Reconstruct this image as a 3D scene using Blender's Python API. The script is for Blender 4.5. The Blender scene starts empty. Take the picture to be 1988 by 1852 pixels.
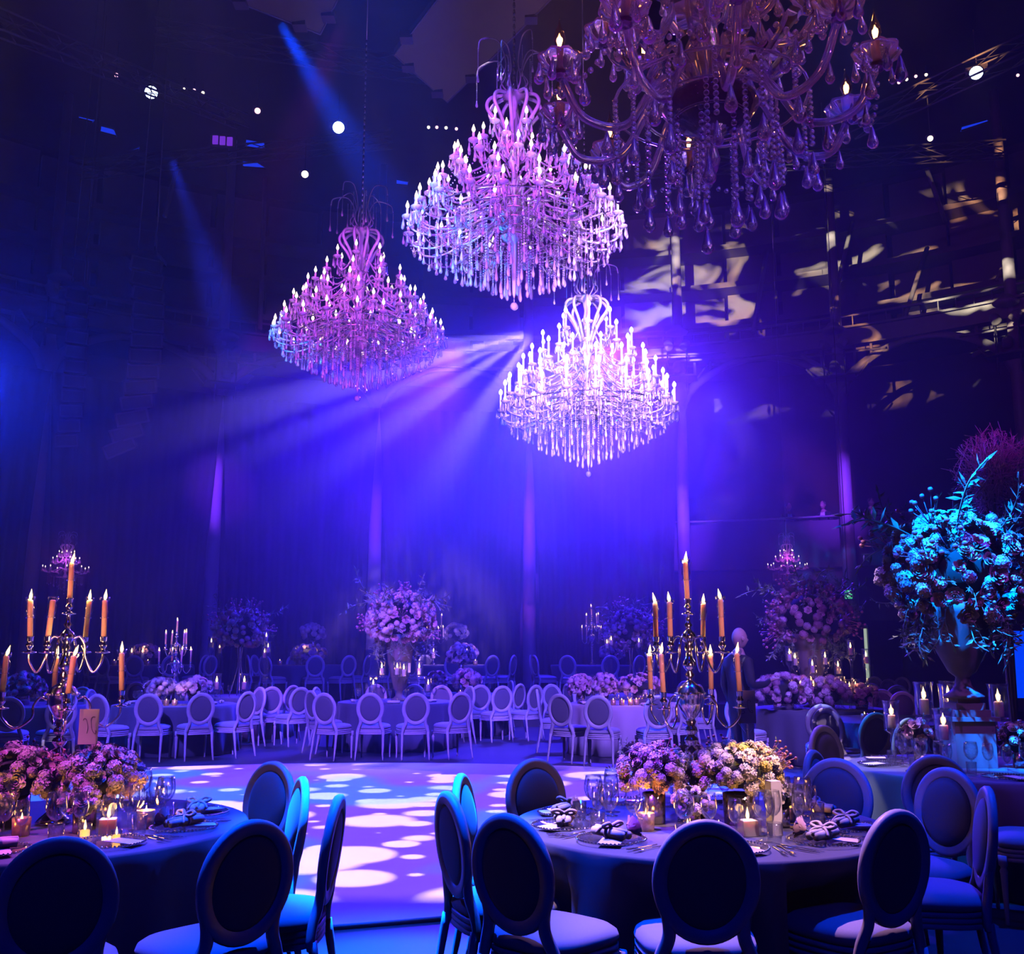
import bpy, math, random
from mathutils import Vector, Matrix, Euler
random.seed(7)
C = bpy.context.scene.collection
SC = bpy.context.scene
PI = math.pi
F = 1960.0; CX = 994.0; CY = 926.0; H = 1.63
PITCH = math.atan(332 / F)

# ------------------------------------------------------------------ camera
cam_d = bpy.data.cameras.new('camera'); cam = bpy.data.objects.new('camera', cam_d); C.objects.link(cam)
cam.location = (0, 0, H); cam.rotation_euler = (PI / 2 + PITCH, 0, 0)
cam_d.sensor_fit = 'HORIZONTAL'; cam_d.sensor_width = 36.0
cam_d.lens = 36.0 * F / 1988.0
cam_d.clip_end = 200
SC.camera = cam
cp, sp = math.cos(PITCH), math.sin(PITCH)

def ray(px, py):
    a, b = (px - CX) / F, (CY - py) / F
    return Vector((a, cp - b * sp, sp + b * cp))
def at_y(px, py, y):
    d = ray(px, py); return Vector((0, 0, H)) + d * (y / d.y)
def at_z(px, py, z):
    d = ray(px, py); return Vector((0, 0, H)) + d * ((z - H) / d.z)

# ------------------------------------------------------------------ world, exposure, render feel
w = bpy.data.worlds.new('world'); SC.world = w; w.use_nodes = True
w.node_tree.nodes['Background'].inputs[0].default_value = (0.0, 0.004, 0.05, 1)
w.node_tree.nodes['Background'].inputs[1].default_value = 0.05
SC.view_settings.view_transform = 'Standard'; SC.view_settings.look = 'None'
SC.view_settings.exposure = 0.0; SC.view_settings.gamma = 1.0; SC.view_settings.use_curve_mapping = False
cy = SC.cycles
cy.max_bounces = 7; cy.diffuse_bounces = 0; cy.glossy_bounces = 3; cy.transmission_bounces = 5
cy.transparent_max_bounces = 16; cy.volume_bounces = 0
cy.sample_clamp_indirect = 3.0; cy.sample_clamp_direct = 0.0
cy.caustics_reflective = False; cy.caustics_refractive = False
cy.volume_step_rate = 0.5; cy.volume_max_steps = 128
cy.use_denoising = True; cy.light_sampling_threshold = 0.003

# ------------------------------------------------------------------ lights of the rig
def aim(o, target):
    o.rotation_euler = (Vector(target) - o.location).to_track_quat('-Z', 'Y').to_euler()
def spot(name, loc, target, color, power, deg, blend=0.3, rad=0.08):
    l = bpy.data.lights.new(name, 'SPOT'); o = bpy.data.objects.new(name, l); C.objects.link(o)
    o.location = loc; aim(o, target); l.color = color; l.energy = power
    l.spot_size = math.radians(deg); l.spot_blend = blend; l.shadow_soft_size = rad
    return o
def point(name, loc, color, power, rad=0.03):
    l = bpy.data.lights.new(name, 'POINT'); o = bpy.data.objects.new(name, l); C.objects.link(o)
    o.location = loc; l.color = color; l.energy = power; l.shadow_soft_size = rad
    return o

BLUE = (0.010, 0.035, 1.0); VIOLET = (0.16, 0.045, 1.0); DEEP = (0.03, 0.008, 1.0)
CYAN = (0.0, 0.22, 1.0); PINK = (0.85, 0.22, 0.9); MAG = (0.75, 0.10, 0.85); WARM = (1.0, 0.62, 0.35)
LILAC = (0.36, 0.26, 0.80)

# big violet wash from the back, behind the lowest chandelier, towards the room
P = at_y(1150, 700, 25)
spot('wash_back', P, (-0.6, 10, -5.0), (0.036, 0.016, 1.0), 27000, 80, 1.0, 0.4)
spot('wash_back_violet', P + Vector((0.6, 0.3, 0.4)), (4.5, 10, 0), (0.10, 0.010, 1.0), 5200, 80, 1.0, 0.4)
spot('wash_left', P + Vector((-3.5, 0.5, 0.5)), (-7.5, 10, -4), (0.045, 0.008, 1.0), 22000, 58, 1.0, 0.4)
# lilac fingers of light fanning down to the left
P = at_y(1035, 645, 24)
for tx, ty, tz, pw, dg in ((-8, 9, 2.2, 110000, 4.2), (-9, 11, 4.0, 50000, 4.5), (-5.0, 9, 0.9, 42000, 3.5), (-2.5, 9, 0.3, 20000, 4.5), (-7.0, 8, 1.0, 80000, 2.6)):
    spot('beam_lilac', P, (tx, ty, tz), LILAC, pw, dg, 0.8, 0.05)
# blue beams from the roof rig, upper left
spot('beam_blue', at_y(292, 176, 22), at_y(470, 560, 18), BLUE, 120000, 7, 0.7)
spot('beam_blue', at_y(540, 40, 16), at_y(770, 420, 15), (0.0, 0.045, 1.0), 120000, 15, 1.0)
spot('beam_blue', at_y(657, 248, 22), at_y(760, 700, 16), BLUE, 45000, 12, 0.8)
spot('beam_blue', at_y(1897, 140, 18), at_y(1600, 420, 17), BLUE, 25000, 10, 0.8)
spot('beam_blue', at_y(330, 300, 20), at_y(440, 620, 18), BLUE, 20000, 12, 0.9)
spot('side_blue', at_y(-120, 700, 17), at_y(60, 900, 12), BLUE, 4500, 60, 1.0)

# dance floor projector with a cut-out disc pattern
def math_node(nt, op, a, b=None):
    n = nt.nodes.new('ShaderNodeMath'); n.operation = op
    for i, v in enumerate((a, b)):
        if v is None: continue
        if isinstance(v, (int, float)): n.inputs[i].default_value = v
        else: nt.links.new(v, n.inputs[i])
    return n.outputs[0]
def gobo_base(o):
    l = o.data; l.use_nodes = True; nt = l.node_tree
    tc = nt.nodes.new('ShaderNodeTexCoord'); sx = nt.nodes.new('ShaderNodeSeparateXYZ')
    nt.links.new(tc.outputs['Normal'], sx.inputs[0])
    u = math_node(nt, 'DIVIDE', sx.outputs[0], sx.outputs[2]); v = math_node(nt, 'DIVIDE', sx.outputs[1], sx.outputs[2])
    cb = nt.nodes.new('ShaderNodeCombineXYZ'); nt.links.new(u, cb.inputs[0]); nt.links.new(v, cb.inputs[1])
    em = [n for n in nt.nodes if n.type == 'EMISSION'][0]
    return nt, cb.outputs[0], em
def mixc(nt, fac, a, b):
    m = nt.nodes.new('ShaderNodeMix'); m.data_type = 'RGBA'; nt.links.new(fac, m.inputs[0])
    for k, v in ((6, a), (7, b)):
        if isinstance(v, tuple): m.inputs[k].default_value = (*v, 1)
        else: nt.links.new(v, m.inputs[k])
    return m.outputs[2]
GL = (-4.5, 8.0, 16.0); SHUT = 1.0
g = spot('floor_projector', GL, (-1.6, 10.61, 0), (1, 1, 1), 13500, 41, 0.05, 0.01)
zz = (Vector(GL) - Vector((-1.6, 10.7, 0))).normalized(); yy = (Vector((0, 1, 0)) - zz * zz.y).normalized(); xx = yy.cross(zz)
g.rotation_euler = Matrix((xx, yy, zz)).transposed().to_euler()
nt, uv, em = gobo_base(g)
masks = []
for sc_, off, rmin, rr in ((16.0, 0.0, 0.05, 0.37), (11.0, 3.7, 0.05, 0.33), (28.0, 8.1, 0.02, 0.32)):
    mp = nt.nodes.new('ShaderNodeMapping'); mp.inputs['Location'].default_value = (off, off * 0.7, 0); nt.links.new(uv, mp.inputs[0])
    vo = nt.nodes.new('ShaderNodeTexVoronoi'); vo.voronoi_dimensions = '2D'; vo.inputs['Scale'].default_value = sc_; vo.inputs['Randomness'].default_value = 0.75
    nt.links.new(mp.outputs[0], vo.inputs['Vector'])
    sr = nt.nodes.new('ShaderNodeSeparateColor'); nt.links.new(vo.outputs['Color'], sr.inputs[0])
    r = math_node(nt, 'ADD', math_node(nt, 'MULTIPLY', sr.outputs[0], rr), rmin)
    d = math_node(nt, 'SUBTRACT', r, vo.outputs['Distance'])
    k = math_node(nt, 'MULTIPLY', d, 14.0); k.node.use_clamp = True
    masks.append(k)
mk = math_node(nt, 'MAXIMUM', math_node(nt, 'MAXIMUM', masks[0], masks[1]), masks[2])
no = nt.nodes.new('ShaderNodeTexNoise'); no.inputs['Scale'].default_value = 7.0; no.inputs['Detail'].default_value = 1.0; nt.links.new(uv, no.inputs['Vector'])
nf = math_node(nt, 'MULTIPLY', math_node(nt, 'SUBTRACT', no.outputs[0], 0.50), 14.0); nf.node.use_clamp = True
base = mixc(nt, nf, (0.17, 0.06, 0.95), (0.0, 0.20, 1.1))
disc = mixc(nt, nf, (1.5, 0.95, 1.5), (0.75, 1.0, 1.5))
sv = nt.nodes.new('ShaderNodeSeparateXYZ'); nt.links.new(uv, sv.inputs[0])
sh = math_node(nt, 'MULTIPLY', math_node(nt, 'SUBTRACT', 0.244, math_node(nt, 'MULTIPLY', sv.outputs[1], SHUT)), 60.0); sh.node.use_clamp = True
sh2 = math_node(nt, 'MULTIPLY', math_node(nt, 'ADD', 0.235, math_node(nt, 'MULTIPLY', sv.outputs[1], SHUT)), 60.0); sh2.node.use_clamp = True
nt.links.new(mixc(nt, mk, base, disc), em.inputs[0]); nt.links.new(math_node(nt, 'MULTIPLY', sh, sh2), em.inputs[1])

# amber projection on the ironwork and gallery at upper right
g = spot('gallery_projector', (-3, 3, 10.5), at_y(1640, 560, 29), (1, 1, 1), 110000, 29, 0.25, 0.01)
nt, uv, em = gobo_base(g)
mp = nt.nodes.new('ShaderNodeMapping'); mp.inputs['Scale'].default_value = (1.0, 1.7, 1); nt.links.new(uv, mp.inputs[0])
no = nt.nodes.new('ShaderNodeTexNoise'); no.inputs['Scale'].default_value = 13; no.inputs['Detail'].default_value = 2; no.inputs['Distortion'].default_value = 1.2
nt.links.new(mp.outputs[0], no.inputs['Vector'])
k = math_node(nt, 'MULTIPLY', math_node(nt, 'SUBTRACT', no.outputs[0], 0.54), 9.0); k.node.use_clamp = True
n2 = nt.nodes.new('ShaderNodeTexNoise'); n2.inputs['Scale'].default_value = 7; nt.links.new(uv, n2.inputs['Vector'])
f2 = math_node(nt, 'MULTIPLY', math_node(nt, 'SUBTRACT', n2.outputs[0], 0.42), 5.0); f2.node.use_clamp = True
sv = nt.nodes.new('ShaderNodeSeparateXYZ'); nt.links.new(uv, sv.inputs[0])
ab = math_node(nt, 'ABSOLUTE', sv.outputs[1]); sh = math_node(nt, 'MULTIPLY', math_node(nt, 'SUBTRACT', 0.108, ab), 60.0); sh.node.use_clamp = True
nt.links.new(sh, em.inputs[1])
amb = mixc(nt, f2, (1.0, 0.42, 0.16), (0.95, 0.80, 0.55))
nt.links.new(mixc(nt, k, (0.004, 0.001, 0.006), amb), em.inputs[0])

# wash on the tables and chairs
spot('front_blue', (-1.2, 6.6, 15.5), (-0.62, 5.4, 0.0), (0.0, 0.07, 1.0), 330000, 7, 0.7)
spot('front_blue', (-2.2, 6.6, 15.5), (-0.5, 4.9, 0.2), (0.0, 0.05, 1.0), 36000, 14, 0.6)
spot('front_blue', (4.5, 7.4, 15.5), (3.0, 5.4, 0.4), (0.0, 0.035, 1.0), 12000, 22, 0.6)
spot('rear_blue', (-7, 14, 15.0), (-6, 16.5, 0.5), (0.0, 0.06, 1.0), 9000, 26, 0.7)
spot('rear_blue', (2, 26, 9.5), (-2.5, 17.5, 0.8), (0.0, 0.12, 1.0), 4200, 36, 0.7)
spot('row_violet', (-3.0, 1.0, 9.5), (-2.2, 16.2, 0.9), (0.17, 0.07, 1.0), 24000, 17, 0.6)
spot('row_violet', (4.5, 1.5, 9.5), (2.2, 15.4, 0.9), (0.24, 0.12, 1.0), 19000, 19, 0.6)
spot('row_violet', (-5.0, 1.0, 9.5), (-5.1, 15.6, 0.9), (0.14, 0.07, 1.0), 20000, 12, 0.6)
spot('riser_blue', (0, 12, 10), (-2, 22, 1.0), (0.03, 0.02, 1.0), 9000, 70, 0.8)
spot('room_fill', (0, -4, 8.5), (0, 6, 0.0), (0.0, 0.012, 1.0), 420, 95, 1.0, 0.5)  # fill light added high behind the camera, no lamp of the rig
spot('candle_fill', (-3.2, -1.0, 1.35), (-2.27, 5.03, 1.72), (1.0, 0.26, 0.20), 1700, 8, 0.6)  # both candle spots are added, standing in for flame glow on the wax
spot('candle_fill', (2.3, -1.5, 1.35), (0.93, 5.13, 1.70), (1.0, 0.30, 0.34), 1700, 8, 0.6)
spot('rim_pink', (-0.5, 11.0, 15.0), (0.95, 4.6, 0.85), (0.80, 0.36, 0.85), 16000, 7.5, 0.7)  # added rim light in place of pink bounce off the dance floor
spot('rim_pink', (-5.0, 10.0, 15.0), (-2.2, 4.6, 0.85), (0.50, 0.16, 0.95), 6000, 7, 0.7)
spot('front_blue', (-1.2, 1.6, 9.0), (-1.55, 5.75, 0.80), (0.0, 0.06, 1.0), 5200, 4.6, 0.6)
spot('front_blue', (0.6, 1.2, 9.0), (2.15, 6.1, 0.80), (0.0, 0.03, 1.0), 4200, 6.0, 0.6)
# violet slivers on the iron columns
for px_ in (430, 735, 1027, 1322, 1622):
    t_ = at_y(px_, 1010, 29.2); spot('column_violet', (t_.x * 0.5, 12.0, 12.5), t_, (0.20, 0.03, 1.0), 52000, 7.5, 1.0)
# pin spots on the flowers
spot('pin_pink', (-1.5, 8.5, 7.5), (-2.3, 4.95, 1.0), (0.80, 0.08, 0.85), 2400, 9, 0.6)
spot('pin_pink', (-4.5, 2.0, 8.5), (-2.3, 4.95, 1.0), (0.80, 0.10, 0.80), 3200, 7.0, 0.6)
spot('pin_violet', (-2.6, 2.5, 9.0), (0.66, 5.1, 1.02), (0.28, 0.05, 1.0), 11000, 5.0, 0.5)
spot('pin_white', (4.6, 2.0, 8.0), (1.15, 5.0, 1.0), (1.0, 0.55, 0.66), 5200, 5.2, 0.5)
spot('pin_pink', (-2.6, 6.0, 12.0), (0.22, 5.2, 0.8), (1.0, 0.55, 0.75), 9000, 4.6, 0.6)
spot('pin_gold', (3.2, 3.4, 7.5), at_z(1450, 1510, 0.98), (1.0, 0.55, 0.02), 7000, 3.0, 0.5)
spot('pin_violet', (3.5, 1.0, 9.0), (3.7, 7.6, 1.2), (0.42, 0.08, 1.0), 1500, 14, 0.6)
spot('pin_cyan', (0.6, 4.6, 10.5), (3.34, 7.45, 2.48), (0.0, 0.15, 1.0), 105000, 7.5, 0.8)
spot('pin_violet', (-2.0, 3.0, 9.0), (4.6, 15.2, 1.6), (0.42, 0.05, 0.9), 2400, 8, 0.6)
spot('pin_violet', (-3.0, 4.0, 9.0), at_y(775, 1200, 16.8), (0.42, 0.12, 1.0), 10000, 7.5, 0.6)
spot('pin_cyan', (-7.5, 14, 8.5), at_y(705, 1200, 16.8), (0.0, 0.22, 1.0), 2000, 5, 0.6)
spot('pin_violet', (-6.5, 5.0, 9.0), at_y(440, 1290, 17.5), (0.35, 0.06, 1.0), 7000, 8, 0.7)
spot('pin_violet', (1.5, 5.0, 9.0), at_y(1215, 1330, 16.2), (0.38, 0.07, 1.0), 5000, 10, 0.7)
spot('pin_pink', (-6.5, 8.0, 9.0), at_y(335, 1345, 16.0), (0.9, 0.45, 0.85), 7000, 4, 0.7)
spot('pin_magenta', (2.5, 5, 9.5), at_y(1930, 920, 11.0), (0.45, 0.01, 0.75), 1300, 8, 0.7)
# purple light on the chandeliers
t2, t3, t4 = at_y(1000, 400, 10.8), at_y(702, 610, 13.8), at_y(1138, 740, 13.2)
spot('chandelier_spot', (-5, -3, 7.5), t2, (0.55, 0.07, 1.0), 26000, 12, 0.5)
spot('chandelier_spot', (-1.6, -2, 2.4), t2, (0.36, 0.05, 1.0), 12000, 12.5, 0.5)
spot('chandelier_spot', (-6, -3, 8), t3, (0.65, 0.07, 0.85), 26000, 10, 0.5)
spot('chandelier_spot', (1.5, -2, 3), t3, (0.42, 0.04, 0.95), 15000, 9.5, 0.5)
spot('chandelier_spot', (4.5, -2, 8), t4, (0.55, 0.30, 1.0), 100000, 10, 0.5)
spot('chandelier_spot', (-2.2, -2, 3), t4, (0.45, 0.22, 1.0), 50000, 10, 0.5)
spot('chandelier_spot', (-2, 0.5, 2.2), at_y(1375, 200, 3.9), (0.50, 0.01, 0.75), 1100, 34, 0.5)
spot('chandelier_spot', (3.2, -0.5, 2.5), at_y(1375, 230, 3.9), (0.20, 0.02, 1.0), 1200, 26, 0.5)
spot('chandelier_spot_cyan', (-6.5, 0, 7), at_y(850, 440, 10.4), (0.0, 0.22, 1.0), 70000, 6.0, 0.5)
spot('chandelier_spot_cyan', (-8, 3, 7), at_y(548, 655, 13.6), (0.0, 0.22, 1.0), 60000, 3.2, 0.5)

# ------------------------------------------------------------------ materials
def new_mat(name):
    m = bpy.data.materials.new(name); m.use_nodes = True
    return m, m.node_tree, m.node_tree.nodes['Principled BSDF']
def mat(name, col, rough=0.5, metal=0.0, trans=0.0, noise=0.0, scale=20.0, spec=0.5, bump=0.0, sheen=0.0, sss=0.0):
    m, nt, b = new_mat(name)
    b.inputs['Base Color'].default_value = (*col, 1); b.inputs['Roughness'].default_value = rough
    b.inputs['Metallic'].default_value = metal; b.inputs['Transmission Weight'].default_value = trans
    b.inputs['Specular IOR Level'].default_value = spec
    if sss: b.inputs['Subsurface Weight'].default_value = sss; b.inputs['Subsurface Radius'].default_value = (0.04, 0.02, 0.01); b.inputs['Subsurface Scale'].default_value = 1.0
    if sheen: b.inputs['Sheen Weight'].default_value = sheen
    if noise or bump:
        tc = nt.nodes.new('ShaderNodeTexCoord'); tx = nt.nodes.new('ShaderNodeTexNoise')
        tx.inputs['Scale'].default_value = scale; tx.inputs['Detail'].default_value = 3
        nt.links.new(tc.outputs['Object'], tx.inputs['Vector'])
        if noise:
            r = nt.nodes.new('ShaderNodeMapRange'); r.inputs['To Min'].default_value = 1 - noise; r.inputs['To Max'].default_value = 1 + noise
            nt.links.new(tx.outputs[0], r.inputs[0])
            mx = nt.nodes.new('ShaderNodeVectorMath'); mx.operation = 'SCALE'; mx.inputs[0].default_value = col
            nt.links.new(r.outputs[0], mx.inputs['Scale']); nt.links.new(mx.outputs[0], b.inputs['Base Color'])
        if bump:
            bp = nt.nodes.new('ShaderNodeBump'); bp.inputs['Strength'].default_value = bump; bp.inputs['Distance'].default_value = 0.01
            nt.links.new(tx.outputs[0], bp.inputs['Height']); nt.links.new(bp.outputs[0], b.inputs['Normal'])
    return m
def emit(name, col, strength):
    m, nt, b = new_mat(name); nt.nodes.remove(b)
    e = nt.nodes.new('ShaderNodeEmission'); e.inputs[0].default_value = (*col, 1); e.inputs[1].default_value = strength
    nt.links.new(e.outputs[0], nt.nodes['Material Output'].inputs[0])
    m.cycles.emission_sampling = 'NONE'
    return m
def thin_glass(name, tint=(1, 1, 1), refl=0.06):
    m, nt, b = new_mat(name); nt.nodes.remove(b)
    t = nt.nodes.new('ShaderNodeBsdfTransparent'); t.inputs[0].default_value = (*tint, 1)
    g_ = nt.nodes.new('ShaderNodeBsdfGlossy'); g_.inputs['Roughness'].default_value = 0.03
    lw = nt.nodes.new('ShaderNodeLayerWeight'); lw.inputs[0].default_value = 0.28
    a = math_node(nt, 'ADD', math_node(nt, 'MULTIPLY', lw.outputs['Facing'], 0.80), refl)
    a.node.use_clamp = True
    mx = nt.nodes.new('ShaderNodeMixShader'); nt.links.new(a, mx.inputs[0]); nt.links.new(t.outputs[0], mx.inputs[1]); nt.links.new(g_.outputs[0], mx.inputs[2])
    nt.links.new(mx.outputs[0], nt.nodes['Material Output'].inputs[0])
    return m
def crystal(name, diff=0.45, col=(0.9, 0.9, 0.95)):
    m, nt, b = new_mat(name); nt.nodes.remove(b)
    t = nt.nodes.new('ShaderNodeBsdfTransparent'); g_ = nt.nodes.new('ShaderNodeBsdfGlossy'); g_.inputs['Roughness'].default_value = 0.12
    d_ = nt.nodes.new('ShaderNodeBsdfTranslucent'); d_.inputs[0].default_value = (*col, 1)
    d2 = nt.nodes.new('ShaderNodeBsdfDiffuse'); d2.inputs[0].default_value = (*col, 1)
    lw = nt.nodes.new('ShaderNodeLayerWeight'); lw.inputs[0].default_value = 0.5
    m1 = nt.nodes.new('ShaderNodeMixShader'); m1.inputs[0].default_value = 0.5; nt.links.new(d_.outputs[0], m1.inputs[1]); nt.links.new(d2.outputs[0], m1.inputs[2])
    m2 = nt.nodes.new('ShaderNodeMixShader'); m2.inputs[0].default_value = diff; nt.links.new(t.outputs[0], m2.inputs[1]); nt.links.new(m1.outputs[0], m2.inputs[2])
    m3 = nt.nodes.new('ShaderNodeMixShader'); nt.links.new(lw.outputs['Facing'], m3.inputs[0]); nt.links.new(m2.outputs[0], m3.inputs[1]); nt.links.new(g_.outputs[0], m3.inputs[2])
    nt.links.new(m3.outputs[0], nt.nodes['Material Output'].inputs[0])
    return m
def cut_glass(name, diff):
    m, nt, b = new_mat(name)
    b.inputs['Base Color'].default_value = (0.96, 0.88, 0.95, 1); b.inputs['Roughness'].default_value = 0.04; b.inputs['IOR'].default_value = 1.55; b.inputs['Transmission Weight'].default_value = 1.0
    d_ = nt.nodes.new('ShaderNodeBsdfTranslucent'); d_.inputs[0].default_value = (0.8, 0.6, 0.75, 1)
    mx = nt.nodes.new('ShaderNodeMixShader'); mx.inputs[0].default_value = diff
    nt.links.new(b.outputs[0], mx.inputs[1]); nt.links.new(d_.outputs[0], mx.inputs[2]); nt.links.new(mx.outputs[0], nt.nodes['Material Output'].inputs[0])
    return m
M = dict(
    floor=mat('dark_floor', (0.085, 0.085, 0.095), 0.30, noise=0.25, scale=1.5),
    dance=mat('dance_floor', (0.80, 0.78, 0.80), 0.6, noise=0.06, scale=3),
    edge=mat('floor_edge', (0.45, 0.45, 0.48), 0.4),
    wall=mat('wall_paint', (0.10, 0.09, 0.10), 0.8, noise=0.4, scale=0.8),
    panel=mat('gallery_panel', (0.20, 0.18, 0.17), 0.7, noise=0.25, scale=1.2),
    ceil=mat('roof_paint', (0.05, 0.05, 0.06), 0.85, noise=0.3, scale=1),
    drape=mat('drape_velvet', (0.03, 0.028, 0.036), 0.9, sheen=0.3, noise=0.2, scale=8),
    column=mat('column_paint', (0.34, 0.32, 0.36), 0.5, noise=0.1, scale=3),
    iron=mat('iron_paint', (0.26, 0.25, 0.25), 0.5, noise=0.15, scale=4),
    black=mat('black_metal', (0.03, 0.03, 0.035), 0.45, noise=0.2),
    alu=mat('truss_aluminium', (0.10, 0.10, 0.11), 0.5, metal=0.5),
    apanel=mat('acoustic_panel', (0.20, 0.20, 0.22), 0.8, noise=0.06, scale=6),
    speaker=mat('speaker_cabinet', (0.09, 0.09, 0.10), 0.55, noise=0.2, scale=30),
    cloth=mat('cloth_blue', (0.10, 0.11, 0.15), 0.75, noise=0.06, scale=90, sheen=0.25),
    cloth_grey=mat('cloth_grey', (0.42, 0.42, 0.46), 0.7, noise=0.06, scale=90, sheen=0.25),
    frame=mat('chair_paint', (0.60, 0.58, 0.60), 0.42, noise=0.05, scale=40),
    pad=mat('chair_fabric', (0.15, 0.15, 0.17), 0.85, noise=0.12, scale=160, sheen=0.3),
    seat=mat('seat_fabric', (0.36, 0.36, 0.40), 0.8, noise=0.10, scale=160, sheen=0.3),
    silver=mat('silver', (0.75, 0.72, 0.70), 0.14, metal=1.0),
    bead=mat('silver_bead', (0.85, 0.83, 0.85), 0.12, metal=1.0),
    wax=mat('candle_wax', (0.92, 0.66, 0.50), 0.55, noise=0.04, scale=12, sss=0.6),
    pillar=mat('pillar_wax', (0.92, 0.78, 0.66), 0.55, noise=0.05, scale=12, sss=0.6),
    wick=mat('wick', (0.03, 0.02, 0.02), 0.9),
    flame=emit('flame', (1.0, 0.62, 0.22), 7.0),
    bulb=emit('bulb', (1.0, 0.72, 0.50), 5.0),
    bulb_hot=emit('bulb_hot', (1.0, 0.86, 0.95), 8.0),
    filament=emit('filament', (1.0, 0.52, 0.16), 10.0),
    glass=thin_glass('glass'),
    bulbglass=thin_glass('bulb_glass', (1.0, 0.85, 0.75), 0.05),
    crystal=crystal('crystal', 0.50),
    crystal_near=cut_glass('crystal_near', 0.10),
    arm_glass=crystal('arm_glass', 0.75),
    arm_near=cut_glass('arm_near', 0.22),
    socket=mat('lamp_socket', (0.45, 0.22, 0.20), 0.5),
    sleeve=mat('candle_sleeve', (0.85, 0.82, 0.85), 0.5),
    napkin=mat('napkin_linen', (0.78, 0.74, 0.70), 0.85, noise=0.06, scale=120),
    ribbon=mat('ribbon', (0.82, 0.70, 0.66), 0.45, noise=0.05, scale=30),
    card=mat('card', (0.82, 0.76, 0.76), 0.7, noise=0.03, scale=60),
    ink=mat('ink', (0.10, 0.05, 0.12), 0.7),
    acrylic=thin_glass('acrylic', (0.95, 0.95, 1.0), 0.12),
    rose=mat('rose_petal', (0.85, 0.52, 0.60), 0.6, noise=0.12, scale=5),
    rose_pale=mat('rose_pale', (0.86, 0.74, 0.70), 0.6, noise=0.12, scale=5),
    hyd=mat('hydrangea_petal', (0.80, 0.66, 0.68), 0.65, noise=0.2, scale=6),
    hyd_mauve=mat('hydrangea_mauve', (0.62, 0.42, 0.58), 0.65, noise=0.2, scale=6),
    hyd_gold=mat('hydrangea_gold', (0.85, 0.66, 0.22), 0.65, noise=0.2, scale=6),
    bloom_dark=mat('bloom_dark', (0.45, 0.22, 0.32), 0.65, noise=0.2, scale=6),
    leaf=mat('leaf', (0.20, 0.28, 0.18), 0.5, noise=0.25, scale=8),
    twig=mat('twig', (0.30, 0.20, 0.16), 0.8),
    berry=mat('berry', (0.55, 0.20, 0.25), 0.4),
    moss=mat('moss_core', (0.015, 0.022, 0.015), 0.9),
    vase=mat('mirror_vase', (0.55, 0.48, 0.45), 0.18, metal=0.9),
    stone=mat('urn_stone', (0.20, 0.17, 0.18), 0.7, noise=0.3, scale=10),
    gold=emit('votive_glow', (1.0, 0.45, 0.10), 2.2),
    mosaic=mat('votive_mosaic', (0.75, 0.50, 0.25), 0.25, metal=0.6, noise=0.5, scale=60),
    skin=mat('skin', (0.42, 0.24, 0.19), 0.55, noise=0.06, scale=20),
    suit=mat('dark_suit', (0.012, 0.012, 0.016), 0.8, noise=0.2, scale=40),
    shirt=mat('white_shirt', (0.7, 0.7, 0.72), 0.7),
    hair=mat('hair', (0.08, 0.06, 0.05), 0.7),
    lens=emit('lamp_lens', (0.55, 0.75, 1.0), 12.0),
    lens_warm=emit('lamp_lens_warm', (1.0, 0.85, 0.55), 4.0),
    lens_pink=emit('lamp_lens_pink', (1.0, 0.45, 0.55), 3.0),
    ledge_glow=emit('painted_ledge_glow', (0.01, 0.05, 1.0), 0.75),  # blue light on pale ledges, put in as emission
    led=emit('led_face', (0.18, 0.03, 0.65), 0.9),
    glow_panel=emit('blue_glow_panel', (0.0, 0.05, 1.0), 0.95),  # blue light on a white wall, put in as emission
    door_light=emit('door_light', (0.70, 0.85, 0.62), 0.55),
    exit=emit('exit_green', (0.10, 0.8, 0.30), 0.9),
    exit_white=emit('exit_white', (0.8, 1.0, 0.85), 1.2),
)
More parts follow.
